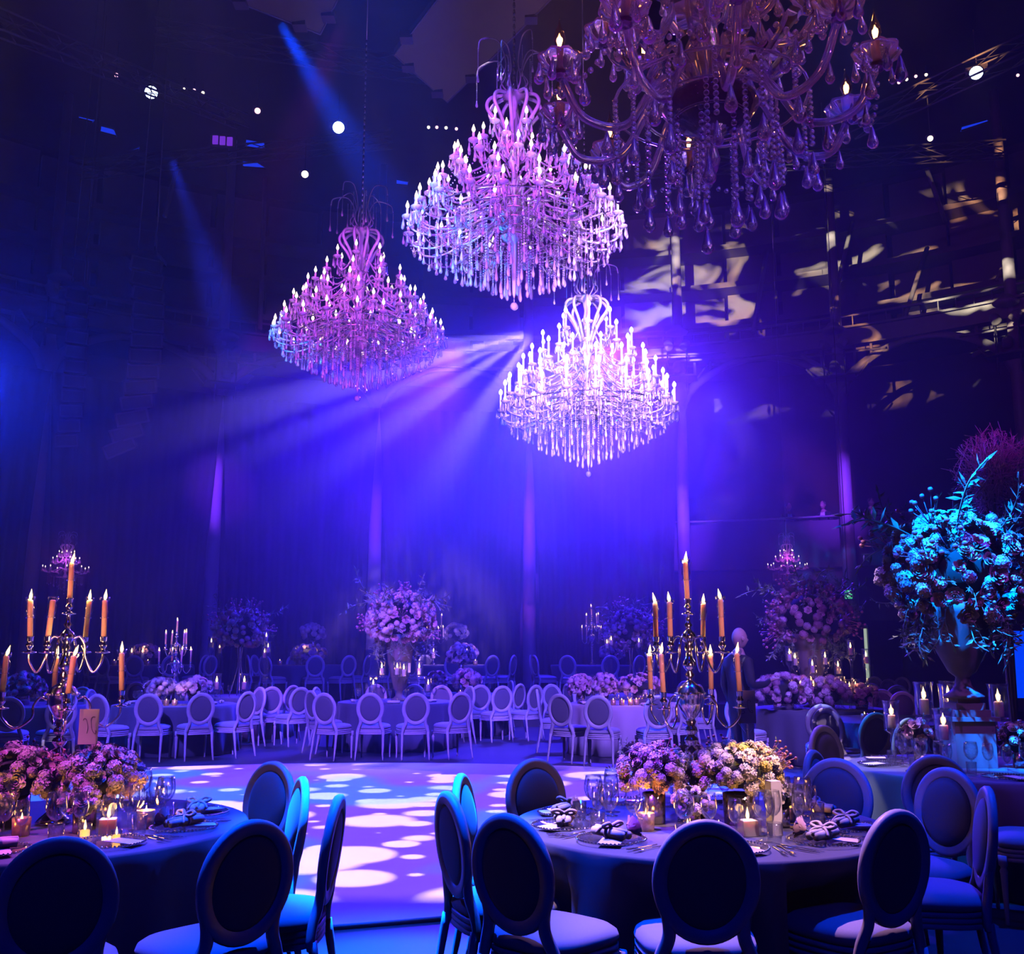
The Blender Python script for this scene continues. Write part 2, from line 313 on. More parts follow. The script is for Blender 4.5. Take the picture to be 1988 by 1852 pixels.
# ------------------------------------------------------------------ mesh helpers
class MB:
    def __init__(s): s.v, s.f, s.sm = [], [], []
    def add(s, vs, fs, smooth=True, mtx=None):
        n = len(s.v)
        s.v += [tuple(mtx @ Vector(p)) for p in vs] if mtx is not None else [tuple(p) for p in vs]
        s.f += [tuple(i + n for i in q) for q in fs]; s.sm += [smooth] * len(fs)
        return s
    def box(s, c, d, mtx=None):
        x, y, z = d[0] / 2, d[1] / 2, d[2] / 2
        vs = [(c[0] + a * x, c[1] + b * y, c[2] + e * z) for e in (-1, 1) for b in (-1, 1) for a in (-1, 1)]
        return s.add(vs, [(0, 2, 3, 1), (4, 5, 7, 6), (0, 1, 5, 4), (2, 6, 7, 3), (0, 4, 6, 2), (1, 3, 7, 5)], False, mtx)
    def lathe(s, prof, n=16, mtx=None, cap=True):
        vs, fs = [], []
        for r, z in prof:
            for i in range(n):
                a = 2 * PI * i / n; vs.append((r * math.cos(a), r * math.sin(a), z))
        for j in range(len(prof) - 1):
            for i in range(n):
                k = (i + 1) % n; fs.append((j * n + i, j * n + k, (j + 1) * n + k, (j + 1) * n + i))
        if cap:
            if prof[0][0] > 1e-4: fs.append(tuple(reversed(range(n))))
            if prof[-1][0] > 1e-4: fs.append(tuple((len(prof) - 1) * n + i for i in range(n)))
        return s.add(vs, fs, True, mtx)
    def tube(s, path, rad, n=6, mtx=None, flat=None, closed=False):
        P = [Vector(p) for p in path]; m = len(P)
        R = rad if isinstance(rad, (list, tuple)) else [rad] * m
        vs, fs = [], []; up = None
        for i in range(m):
            if closed: t = P[(i + 1) % m] - P[i - 1]
            else: t = P[min(i + 1, m - 1)] - P[max(i - 1, 0)]
            t = t.normalized() if t.length > 1e-9 else Vector((0, 0, 1))
            if up is None:
                up = Vector((0, 1, 0)) if flat is not None else (Vector((0, 0, 1)) if abs(t.z) < 0.9 else Vector((1, 0, 0)))
            u = t.cross(up)
            u = u.normalized() if u.length > 1e-6 else t.orthogonal().normalized()
            w_ = u.cross(t).normalized()
            if flat is None: up = w_
            fl = flat or 1.0
            for k in range(n):
                a = 2 * PI * (k + 0.5) / n; vs.append(P[i] + u * (R[i] * math.cos(a)) + w_ * (R[i] * fl * math.sin(a)))
        for i in range(m if closed else m - 1):
            j = (i + 1) % m
            for k in range(n):
                l = (k + 1) % n; fs.append((i * n + k, j * n + k, j * n + l, i * n + l))
        if not closed: fs += [tuple(range(n)), tuple(reversed(range((m - 1) * n, m * n)))]
        return s.add(vs, fs, True, mtx)
    def loft(s, rings, cap=True, mtx=None, smooth=True):
        n = len(rings[0]); vs = [p for r in rings for p in r]; fs = []
        for j in range(len(rings) - 1):
            for i in range(n):
                k = (i + 1) % n; fs.append((j * n + i, j * n + k, (j + 1) * n + k, (j + 1) * n + i))
        if cap: fs += [tuple(reversed(range(n))), tuple((len(rings) - 1) * n + i for i in range(n))]
        return s.add(vs, fs, smooth, mtx)
    def ball(s, c, r, n=8, m=5, sq=1.0):
        pr = [(max(1e-5, r * math.sin(PI * j / m)), -r * sq * math.cos(PI * j / m)) for j in range(m + 1)]
        return s.lathe(pr, n, Matrix.Translation(c), False)
    def quad(s, a, b, c, d, smooth=False): return s.add([a, b, c, d], [(0, 1, 2, 3)], smooth)
    def mesh(s, name, mt):
        me = bpy.data.meshes.new(name); me.from_pydata(s.v, [], s.f)
        me.polygons.foreach_set('use_smooth', s.sm); me.materials.append(mt); me.update()
        return me
KIDS = {}
def link(name, data, parent=None, loc=None, rot=None, scale=None):
    o = bpy.data.objects.new(name, data); C.objects.link(o)
    if parent is not None: o.parent = parent; KIDS.setdefault(parent.name, []).append(o)
    if loc is not None: o.location = loc
    if rot is not None: o.rotation_euler = rot
    if scale is not None: o.scale = scale if not isinstance(scale, (int, float)) else (scale,) * 3
    return o
def obj(name, mb, mt, parent=None, loc=None, rot=None, scale=None):
    return link(name, mb.mesh(name, mt), parent, loc, rot, scale)
def tag(o, label=None, cat=None, group=None, kind=None):
    if label: o['label'] = label
    if cat: o['category'] = cat
    if group: o['group'] = group
    if kind: o['kind'] = kind
    return o
def root(name, loc, rz=0.0, label=None, cat=None, group=None):
    o = bpy.data.objects.new(name, None); C.objects.link(o); o.location = loc; o.rotation_euler = (0, 0, rz)
    o.empty_display_size = 0.1
    return tag(o, label, cat, group)
def copy_tree(o, parent=None):
    c = o.copy(); C.objects.link(c)
    if parent is not None: c.parent = parent; KIDS.setdefault(parent.name, []).append(c)
    for ch in list(KIDS.get(o.name, ())): copy_tree(ch, c)
    return c
def T(x, y, z): return Matrix.Translation((x, y, z))
def orient(p, d, roll=0.0, sc=1.0):
    q = Vector(d).to_track_quat('Z', 'Y')
    return Matrix.Translation(p) @ q.to_matrix().to_4x4() @ Matrix.Rotation(roll, 4, 'Z') @ Matrix.Scale(sc, 4)
def structure(name, mb, mt, parent=None):
    return tag(obj(name, mb, mt, parent), kind='structure')
def bez(pts, n=10):
    # Catmull-Rom through the points
    P = [Vector(p) for p in pts]; P = [P[0] * 2 - P[1]] + P + [P[-1] * 2 - P[-2]]; out = []
    for i in range(1, len(P) - 2):
        for k in range(n):
            t = k / n; a, b, c, d = P[i - 1], P[i], P[i + 1], P[i + 2]
            out.append(0.5 * ((2 * b) + (c - a) * t + (2 * a - 5 * b + 4 * c - d) * t * t + (3 * b - a - 3 * c + d) * t ** 3))
    out.append(P[-2]); return out

# ------------------------------------------------------------------ room shell: a round hall
HC = Vector((0.4, 10.9, 0)); RC = 19.1; RW = 23.5; ALPHA = math.radians(13.7)
K0 = math.atan2(at_y(1027, 900, 30).x - HC.x, 19.1)
def ring(r, a, z): return Vector((HC.x + r * math.sin(a), HC.y + r * math.cos(a), z))
def arc_wall(r0, r1, a0, a1, z0, z1, n):
    mb = MB(); rings = []
    for i in range(n + 1):
        a = a0 + (a1 - a0) * i / n
        rings.append([ring(r0, a, z0), ring(r1, a, z0), ring(r1, a, z1), ring(r0, a, z1)])
    return mb.loft(rings, True, smooth=False)
mb = MB(); mb.add([(-26, -16, -0.15), (26, -16, -0.15), (26, 38, -0.15), (-26, 38, -0.15), (-26, -16, 0), (26, -16, 0), (26, 38, 0), (-26, 38, 0)],
                  [(0, 3, 2, 1), (4, 5, 6, 7), (0, 1, 5, 4), (1, 2, 6, 5), (2, 3, 7, 6), (3, 0, 4, 7)], False)
structure('floor', mb, M['floor'])
for nm, a0 in (('wall_back', -45), ('wall_right', 45), ('wall_front', 135), ('wall_left', 225)):
    structure(nm, arc_wall(RW, RW + 0.4, math.radians(a0), math.radians(a0 + 90), 0, 17, 24), M['wall'])
mb = MB(); rr_ = [(RW + 0.5, 16.9), (14, 20.5), (5, 23.5), (0.01, 24.0)]
mb.lathe(rr_, 48, T(HC.x, HC.y, 0)); structure('ceiling', mb, M['ceil'])
# raised platform round the edge
structure('floor_riser', arc_wall(10.9, RW, math.radians(-100), math.radians(28), 0.0, 0.5, 64), M['floor'])
# dance floor: arched far edge, oblique straight near edge
pts = []
for i in range(41):
    a = -0.62 + 1.24 * i / 40; pts.append((-1.8 + 8.6 * math.sin(a) * 1.02, 6.15 + 8.6 * math.cos(a)))
pts += [(3.3, 8.2), (2.4, 7.37), (-0.44, 6.47), (-1.1, 6.26), (-4.0, 5.35), (-6.9, 7.0)]
def slab(pts, z0, z1):
    n = len(pts); pts = pts if sum(pts[i - 1][0] * pts[i][1] - pts[i][0] * pts[i - 1][1] for i in range(n)) > 0 else pts[::-1]
    return MB().loft([[(x, y, z0) for x, y in pts], [(x, y, z1) for x, y in pts]], True, smooth=False)
structure('floor_dance', slab(pts, 0.0, 0.03), M['dance'])
mb = MB()
for i in range(len(pts)):
    a, b = Vector((*pts[i - 1], 0.018)), Vector((*pts[i], 0.018))
    mb.tube([a, b], 0.016, 4)
structure('trim_dance', mb, M['edge'])

# columns, ring beam, arches, drapes
ks = range(-5, 6)
def kang(k): return K0 + k * ALPHA
col = MB(); col.lathe([(0.30, 0), (0.30, 0.25), (0.20, 0.35), (0.185, 4.5), (0.17, 8.8), (0.22, 8.9), (0.28, 9.1), (0.28, 9.25), (0.20, 9.35), (0.16, 9.6), (0.15, 11.0), (0.12, 16.5)], 20)
col_me = col.mesh('column', M['column'])
for k in ks:
    o = link('column', col_me, None, ring(RC, kang(k), 0)); tag(o, kind='structure')
for k in list(ks)[:-1]:
    a0, a1 = kang(k), kang(k + 1); n = 12; mb = MB()
    rings = []
    for i in range(n + 1):
        a = a0 + (a1 - a0) * i / n
        rings.append([ring(RC - .14, a, 10.1), ring(RC + .14, a, 10.1), ring(RC + .14, a, 10.55), ring(RC - .14, a, 10.55)])
    mb.loft(rings, True, smooth=False)
    for z, t in ((10.07, .2), (10.57, .2), (10.95, .04)):
        mb.loft([[ring(RC - t, a0 + (a1 - a0) * i / n, z), ring(RC + t, a0 + (a1 - a0) * i / n, z), ring(RC + t, a0 + (a1 - a0) * i / n, z + .06), ring(RC - t, a0 + (a1 - a0) * i / n, z + .06)] for i in range(n + 1)], True, smooth=False)
    bm = structure('trim_ring_beam', mb, M['iron'])
    ar = MB()
    path = [ring(RC, a0 + (a1 - a0) * i / 20, 8.6 + 1.45 * math.sin(PI * i / 20) ** 0.55) for i in range(21)]
    ar.tube(path, [0.16 - 0.07 * math.sin(PI * i / 20) for i in range(21)], 6)
    structure('arch', ar, M['iron'], bm)
    for i in (2, 4, 16, 18):
        sp_ = MB(); sp_.tube([path[i], (path[i].x, path[i].y, 10.1)], 0.045, 5); structure('spandrel_bar', sp_, M['iron'], bm)
    for i in range(0, 21, 2):
        a = a0 + (a1 - a0) * i / 20
        b_ = MB(); b_.tube([ring(RC, a, 10.6), ring(RC, a, 10.98)], 0.02, 4); structure('rail_post', b_, M['iron'], bm)
# raking struts from the ring beam to the roof
for px0, py0, px1, py1 in ((1462, 645, 1488, 490), (1615, 600, 1655, 430), (1755, 620, 1800, 480), (1935, 545, 1985, 430), (505, 640, 515, 345), (320, 420, 345, 320), (1555, 690, 1640, 740), (1890, 690, 1975, 640), (1800, 330, 1835, 430)):
    mb = MB(); mb.tube([at_y(px0, py0, 27.6), at_y(px1, py1, 28.6)], 0.07, 5); structure('trim_strut', mb, M['iron'])
# gallery tiers behind the beam (catch the projection)
for z in (10.6, 11.9, 13.2, 14.5):
    structure('wall_gallery_shelf', arc_wall(RC + 2.4, RW, math.radians(-62), math.radians(62), z, z + 0.18, 36), M['panel'])
gw = None
for i in range(28):
    a0 = math.radians(-62 + i * 124 / 28); a1 = a0 + math.radians(124 / 28 - 0.35)
    o = structure('gallery_panel', arc_wall(RC + 3.2 + 0.25 * (i % 2), RC + 3.4 + 0.25 * (i % 2), a0, a1, 10.8, 16.2, 2), M['panel'])
    if gw is None:
        gw = root('wall_gallery', (0, 0, 0)); tag(gw, kind='structure')
    o.parent = gw
# balcony on the right, behind the columns
bal = structure('wall_balcony', arc_wall(RC + 0.7, RC + 0.85, kang(0.6), kang(4.2), 3.9, 5.25, 30), M['wall'])
structure('balcony_floor', arc_wall(RC + 0.85, RW, kang(0.6), kang(4.2), 3.9, 4.1, 30), M['wall'], bal)
rl = MB(); rl.tube([ring(RC + 0.75, kang(0.6 + 3.6 * i / 30), 5.36) for i in range(31)], 0.035, 5); structure('balcony_rail', rl, M['iron'], bal)
# drapes: one per bay, parting below to show the column
ords = ['first', 'second', 'third', 'fourth', 'fifth', 'sixth', 'seventh', 'eighth', 'ninth', 'tenth', 'eleventh', 'twelfth', 'thirteenth', 'fourteenth', 'fifteenth']
for q, k in enumerate(range(-5, 1)):
    mb = MB(); nz, nx = 9, 96; grid = []
    for j in range(nz):
        z = 0.02 + 8.6 * j / (nz - 1)
        gap = 0.0 if z > 7.9 else 0.003 + 0.012 * min(1, (7.9 - z) / 4.0)
        a0, a1 = kang(k) + gap, kang(k + 1) - gap
        row = []
        for i in range(nx):
            t = i / (nx - 1); rr2 = RC - 0.42 + 0.09 * math.sin(t * 46 * PI / 2 + 0.6 * math.sin(7 * t)) * (0.5 + 0.5 * (1 - z / 9))
            row.append(ring(rr2, a0 + (a1 - a0) * t, z))
        grid += row
    fs = [(j * nx + i, j * nx + i + 1, (j + 1) * nx + i + 1, (j + 1) * nx + i) for j in range(nz - 1) for i in range(nx - 1)]
    mb.add(grid, fs, True)
    dr = obj('drape', mb, M['drape'])
    tag(dr, 'tall black pleated drape hanging between columns, %s bay from the left' % ords[q], 'curtain', 'black drapes between the columns')
# dark panel bays on the right
for k in range(1, 5):
    structure('wall_bay_panel', arc_wall(RC + 1.3, RC + 1.4, kang(k - 0.98), kang(k + 0.02), 0, 3.9, 8), M['wall'])
# lit door gap, exit sign, glowing panel standing in for a blue-lit wall
p = at_y(1682, 1262, 27.5)
dr = root('door_1', (p.x, p.y, 0)); tag(dr, kind='structure'); dr.rotation_euler = (0, 0, 0.05)
hw = 16 / F * 28
mb = MB(); mb.box((0, 0.06, 1.10), (hw * 0.5, 0.02, 1.05 * 2)); structure('door_opening', mb, M['door_light'], dr)
for s in (-1, 1):
    mb = MB(); mb.box((s * (hw * 0.26 + 0.45), 0, 1.12), (0.9, 0.06, 2.24)); structure('door_leaf', mb, M['black'], dr)
    mb = MB(); mb.box((s * (hw * .26 + .06), -0.05, 1.05), (0.03, 0.05, 0.3)); structure('door_handle', mb, M['alu'], dr)
mb = MB(); mb.box((0, 0.0, 2.30), (2.3, 0.1, 0.12)); structure('door_lintel', mb, M['black'], dr)
p = at_y(1647, 1154, 26.5)
e = root('exit_sign', p, 0, 'small lit green exit sign hanging near the right wall', 'sign')
mb = MB(); mb.box((0, 0, 0), (0.18, 0.05, 0.22)); obj('sign_box', mb, M['exit'], e)
mb = MB(); mb.ball((0.02, -0.03, 0.07), 0.02, 6, 4); mb.tube([(0.02, -0.03, 0.05), (0, -0.03, 0.0), (0.04, -0.03, -0.06)], 0.012, 4); mb.tube([(0, -0.03, 0.0), (-0.03, -0.03, -0.06)], 0.012, 4); mb.tube([(-0.03, -0.03, 0.03), (0.05, -0.03, 0.03)], 0.01, 4)
obj('running_figure', mb, M['exit_white'], e)
mb = MB(); mb.tube([(0, 0, 0.11), (0, 0, 14.0)], 0.01, 4); obj('hanger_rod', mb, M['black'], e)
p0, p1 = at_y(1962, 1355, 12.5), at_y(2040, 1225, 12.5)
sc_ = root('blue_glow_panel', ((p0.x + p1.x) / 2, 12.5, 0), 0, 'pale wall panel at the far right, its blue light put in as glow', 'glow_panel')  # lit white wall made as a glowing panel; posts and top bar are added
mb = MB(); mb.box((0, 0, (p0.z + p1.z) / 2), (p1.x - p0.x, 0.04, p1.z - p0.z)); obj('glow_face', mb, M['glow_panel'], sc_)
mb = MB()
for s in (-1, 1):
    mb2 = MB(); mb2.box((s * (p1.x - p0.x) / 2, 0.02, p1.z / 2), (0.04, 0.06, p1.z)); obj('added_panel_post', mb2, M['black'], sc_)
mb2 = MB(); mb2.box((0, 0.02, p1.z), (p1.x - p0.x, 0.06, 0.04)); obj('added_panel_bar', mb2, M['black'], sc_)

# ------------------------------------------------------------------ rig: trusses, lamps, panels, speakers
def roof_z(p):
    q = math.hypot(p.x - HC.x, p.y - HC.y)
    pr = [(0, 24.0), (5, 23.5), (14, 20.5), (24, 16.9)]
    for (r0, z0), (r1, z1) in zip(pr, pr[1:]):
        if q <= r1: return z0 + (z1 - z0) * (q - r0) / (r1 - r0)
    return 16.9
def truss(a, b, label, s=0.35):
    a, b = Vector(a), Vector(b); L = (b - a).length; n = max(4, int(L / 0.7))
    q = (b - a).to_track_quat('X', 'Z'); r = root('lighting_truss', a, 0, label, 'truss', 'lighting trusses under the roof')
    r.rotation_euler = q.to_euler()
    for y in (-s / 2, s / 2):
        for z in (-s / 2, s / 2):
            mb = MB(); mb.tube([(0, y, z), (L, y, z)], 0.025, 5); obj('chord', mb, M['alu'], r)
    mb = MB()
    for i in range(n):
        x0, x1 = L * i / n, L * (i + 1) / n; f = 1 if i % 2 else -1
        for y in (-s / 2, s / 2): mb.tube([(x0, y, -f * s / 2), (x1, y, f * s / 2)], 0.012, 4)
        for z in (-s / 2, s / 2): mb.tube([(x0, -f * s / 2, z), (x1, f * s / 2, z)], 0.012, 4)
    tag(obj('lattice', mb, M['alu'], r), kind='stuff')
truss(at_y(-60, 20, 15), at_y(470, 235, 25), 'dark lighting truss running from the top left corner towards the back')
truss(at_y(150, 330, 24), at_y(760, 270, 25), 'dark lighting truss across the back, above the left chandelier')
truss(at_y(300, 60, 18), at_y(900, 150, 20), 'dark lighting truss below the tilted ceiling panels')
truss(at_y(1650, 250, 20), at_y(2040, 70, 17), 'dark lighting truss at the top right, right of the near chandelier')
truss(at_y(1240, 330, 26), at_y(1950, 290, 24), 'dark lighting truss across the back behind the near chandelier')
def lamp(px, py, y, aimto, lens, label, size=0.22, group=None, pipe=0.9):
    p = at_y(px, py, y); r = root('stage_light', p, 0, label, 'stage light', group)
    r.rotation_euler = (Vector(aimto) - p).to_track_quat('-Z', 'Y').to_euler()
    s = size
    mb = MB(); mb.lathe([(s * .55, -s * .88), (s * .62, -s * .9), (s * .62, -s * .2), (s * .5, 0.3 * s), (s * .45, s), (s * .3, s * 1.2), (.001, s * 1.2)], 14, None, False); obj('lamp_body', mb, M['black'], r)
    mb = MB(); mb.lathe([(0.001, -s * .94), (s * .40, -s * .92), (s * .56, -s * .87)], 14, None, False); obj('lens', mb, M[lens], r)
    for k in (-1, 1):
        mb = MB(); mb.box((k * s * .8, 0.1 * s, 0.2 * s), (s * .16, s * .3, s * 1.3)); obj('yoke_arm', mb, M['black'], r)
    mb = MB(); mb.box((0, 0.1 * s, s * 1.1), (s * 1.8, s * .8, s * .5)); obj('lamp_base', mb, M['black'], r)
    up = r.rotation_euler.to_matrix().inverted() @ Vector((0, 0, pipe if pipe < 9 else roof_z(p) - p.z - .03)); mb = MB(); mb.tube([(0, .1 * s, s * 1.2), up], 0.012, 4); obj('drop_pipe', mb, M['black'], r)
    return r
lamp(292, 176, 21.9, at_y(470, 560, 12), 'lens', 'moving head lamp glowing white with a blue beam, upper left of the rig', 0.26)
lamp(657, 246, 21.9, at_y(700, 600, 8), 'lens', 'bright white lamp above the left chandelier', 0.24)
lamp(1896, 140, 18, at_y(1700, 500, 6), 'lens', 'bright white lamp at the top right corner of the rig', 0.22)
lamp(500, 214, 23, at_y(500, 600, 10), 'lens_pink', 'small pinkish white lamp right of the beam lamp, upper left', 0.13)
lamp(226, 145, 23, at_y(226, 600, 10), 'lens_pink', 'tiny pinkish lamp above left of the beam lamp', 0.09)
lamp(592, 338, 24, at_y(600, 700, 3), 'lens_warm', 'warm yellow lamp up and left of the left chandelier', 0.16)
lamp(1806, 268, 19, at_y(1800, 600, 8), 'lens_warm', 'slim warm lamp below the rig at top right', 0.10, None, 0.9)
rowl = [(832, 247), (848, 247), (866, 248), (886, 250), (358, 170), (377, 175), (394, 180), (1745, 160), (1760, 154), (1778, 148), (1798, 145), (1976, 146)]
for i, (x, y) in enumerate(rowl):
    nm = ('left of the big round-top chandelier' if i < 4 else 'right of the beam lamp at upper left' if i < 7 else 'under the rig at top right')
    cnt = (i if i < 4 else i - 4 if i < 7 else i - 7)
    lamp(x, y, 24, at_y(x + 30, 900, 2), 'lens_pink' if i % 2 else 'lens_warm', 'tiny warm lamp of row %s, %s from left' % (nm, ords[cnt]), 0.07, 'tiny warm lamps on the rig', 0.25)
# purple led blinders
bl = root('led_blinder', at_y(432, 273, 22), 0, 'bar of three purple led panels on the rig', 'stage light')
for i in (-1, 0, 1):
    mb = MB(); mb.box((i * 0.17, 0, -i * 0.02), (0.12, 0.05, 0.2)); obj('led_face', mb, M['led'], bl)
mb = MB(); mb.box((0, 0.06, 0), (0.6, 0.06, 0.3)); obj('housing', mb, M['black'], bl)
# pale ledges under blue light, the light put into them as glow
ledges = [((163, 196), (188, 200), (188, 212), (178, 208)), ((206, 205), (220, 216), (220, 222), (204, 216)), ((153, 225), (182, 232), (178, 236), (154, 230)), ((197, 244), (220, 250), (226, 264), (195, 256)),
        ((478, 270), (513, 276), (513, 290), (477, 285)), ((472, 310), (496, 314), (516, 327), (472, 324)), ((770, 348), (792, 352), (790, 360), (770, 358)), ((1870, 205), (1905, 190), (1912, 200), (1862, 216)), ((1868, 245), (1915, 232), (1920, 236), (1866, 254)), ((325, 40), (360, 34), (358, 39), (325, 43)), ((245, 294), (270, 285), (268, 290), (246, 296))]
for i, poly in enumerate(ledges):
    q = [at_y(x, y, 27.2) for x, y in poly]; back = [v + Vector((0, 0.06, 0)) for v in q]
    mb = MB().loft([q, back], True, smooth=False); o = structure('window_%d' % (i + 1), mb, M['ledge_glow'])  # no window: glowing patch standing in for a blue-lit pale ledge
    fr = MB(); fr.tube([v + Vector((0, .02, 0)) for v in q], 0.035, 4, closed=True); structure('window_frame', fr, M['black'], o)  # added dark border round each glowing patch
# two tilted acoustic ceiling panels
def ceiling_panel(corners, label):
    q = [at_z(x, y, 9.2 + dz) for x, y, dz in corners]; up = [v + Vector((0, 0, 0.09)) for v in q]
    r = root('ceiling_panel', q[0], 0, label, 'ceiling panel', 'square acoustic panels hung under the roof')
    q = [v - r.location for v in q]; up = [v - r.location for v in up]
    obj('panel_board', MB().loft([q, up], True, smooth=False), M['apanel'], r)
    mb = MB(); mb.tube(q, 0.018, 4, closed=True); obj('panel_edge', mb, M['alu'], r)
    for i in range(4):
        for t in (0.2, 0.75):
            c = q[i].lerp(q[(i + 1) % 4], t); mb = MB(); mb.box((c.x, c.y, c.z + 0.02), (0.16, 0.16, 0.1)); obj('clamp', mb, M['black'], r)
    for i in (0, 2):
        mb = MB(); mb.tube([q[i] * 0.8 + q[(i + 2) % 4] * 0.2 + Vector((0, 0, .09)), q[i] * .8 + q[(i + 2) % 4] * .2 + Vector((0, 0, 3.5))], 0.012, 4); obj('hanging_wire', mb, M['alu'], r)
ceiling_panel([(868, 198, 0), (765, 106, 0), (895, -60, 0.3), (1078, -10, 0.3)], 'square grey acoustic panel hung by the round-top chandelier')
ceiling_panel([(622, 66, 0), (412, -14, 0), (520, -120, 0.3), (690, -70, 0.3)], 'square grey acoustic panel cut by the top edge, left of the other')
# line array speakers
def line_array(pts, wpx, y, label):
    r = root('line_array', at_y(pts[0][0], pts[0][1], y), 0, label, 'loudspeaker', 'hung loudspeaker columns')
    path = bez([at_y(px, py, y) for px, py in pts], 8); L = [0.0]
    for i in range(1, len(path)): L.append(L[-1] + (path[i] - path[i - 1]).length)
    n = int(L[-1] / 0.30); wd = wpx / F * y
    cab = MB()
    cab.loft([[(-wd / 2, -.25, -.135), (wd / 2, -.25, -.135), (wd / 2, -.25, .135), (-wd / 2, -.25, .135)], [(-wd / 2, -.2, -.14), (wd / 2, -.2, -.14), (wd / 2, -.2, .14), (-wd / 2, -.2, .14)], [(-wd * .36, .25, -.11), (wd * .36, .25, -.11), (wd * .36, .25, .11), (-wd * .36, .25, .11)]], True, smooth=False)
    cm = cab.mesh('cabinet', M['speaker']); gr = MB(); gr.box((0, -.256, 0), (wd * .86, .01, .20)); gm = gr.mesh('grille', M['black'])
    for k in range(n):
        s = (k + 0.5) / n * L[-1]; i = max(1, next((j for j in range(len(L)) if L[j] >= s), len(L) - 1))
        t = (s - L[i - 1]) / max(1e-6, L[i] - L[i - 1]); c = path[i - 1].lerp(path[i], t); d = (path[i] - path[i - 1]).normalized()
        tilt = math.atan2(d.x, -d.z)
        cb = link('cabinet', cm, r, c - r.location, (0.05 * k / n * 4, tilt, 0.35)); link('grille', gm, cb)
    for k in (-1, 1):
        mb = MB(); mb.tube([(k * wd * .3, 0, 0.0), (k * wd * .1, 0.2, roof_z(r.location) - r.location.z - .05)], 0.012, 4); obj('hanging_cable', mb, M['alu'], r)
    mb = MB(); mb.box((0, 0, 0.06), (wd, 0.6, 0.1)); obj('fly_frame', mb, M['alu'], r)
line_array([(284, 508), (288, 620), (275, 740), (250, 830), (222, 882)], 62, 19, 'long curved line array speaker hanging left of the left chandelier')
line_array([(150, 565), (150, 680), (142, 780), (128, 870)], 42, 21, 'darker line array speaker hanging by the far left column')
# lamp platforms on the columns
def column_platform(px, py, k, label):
    a = kang(k); c = ring(RC - 0.55, a, 0); z = at_y(px, py, c.y).z
    r = root('lamp_platform', (c.x, c.y, z), -a, label, 'light platform', 'lamp platforms clamped on the columns')
    mb = MB(); mb.box((0, 0, 0), (1.1, 0.7, 0.05)); obj('shelf', mb, M['alu'], r)
    for s in (-1, 1):
        mb = MB(); mb.tube([(s * .5, .3, 0), (s * .85, .3, .45)], 0.03, 5); obj('shelf_brace', mb, M['iron'], r)
        mb = MB(); mb.tube([(s * 0.28, -0.1, -.5), (s * 0.28, -0.1, 0.8)], 0.025, 5); obj('upright', mb, M['alu'], r)
    for s, z_, in ((-1, 1.0), (1, 1.0), (0, 0.35)):
        mb = MB(); mb.lathe([(0.07, -0.16), (0.13, -0.16), (0.13, 0.03), (0.10, 0.10), (0.05, 0.15)], 10, T(s * .26, -0.15, z_) @ Matrix.Rotation(0.5 * s, 4, 'Y') @ Matrix.Rotation(-0.5, 4, 'X')); obj('flood_lamp', mb, M['iron'], r)
    mb = MB(); mb.lathe([(0.16, 1.35), (0.3, 1.36), (0.34, 1.42), (0.2, 1.5), (0.14, 1.6)], 12); obj('capital_collar', mb, M['column'], r)
    mb = MB(); mb.tube([(-1.2, 0, 0.75), (1.4, 0, 0.7)], 0.035, 5); obj('cross_bar', mb, M['iron'], r)
column_platform(146, 640, -3, 'lamp platform on the leftmost column behind the hanging speaker')
column_platform(437, 748, -2, 'lamp platform on the column left of the left chandelier')
column_platform(1310, 735, 1, 'lamp platform on the column right of the lowest chandelier')
column_platform(1608, 735, 2, 'lamp platform on the column below the amber projections')
column_platform(1893, 690, 3, 'lamp platform on the column near the right edge')
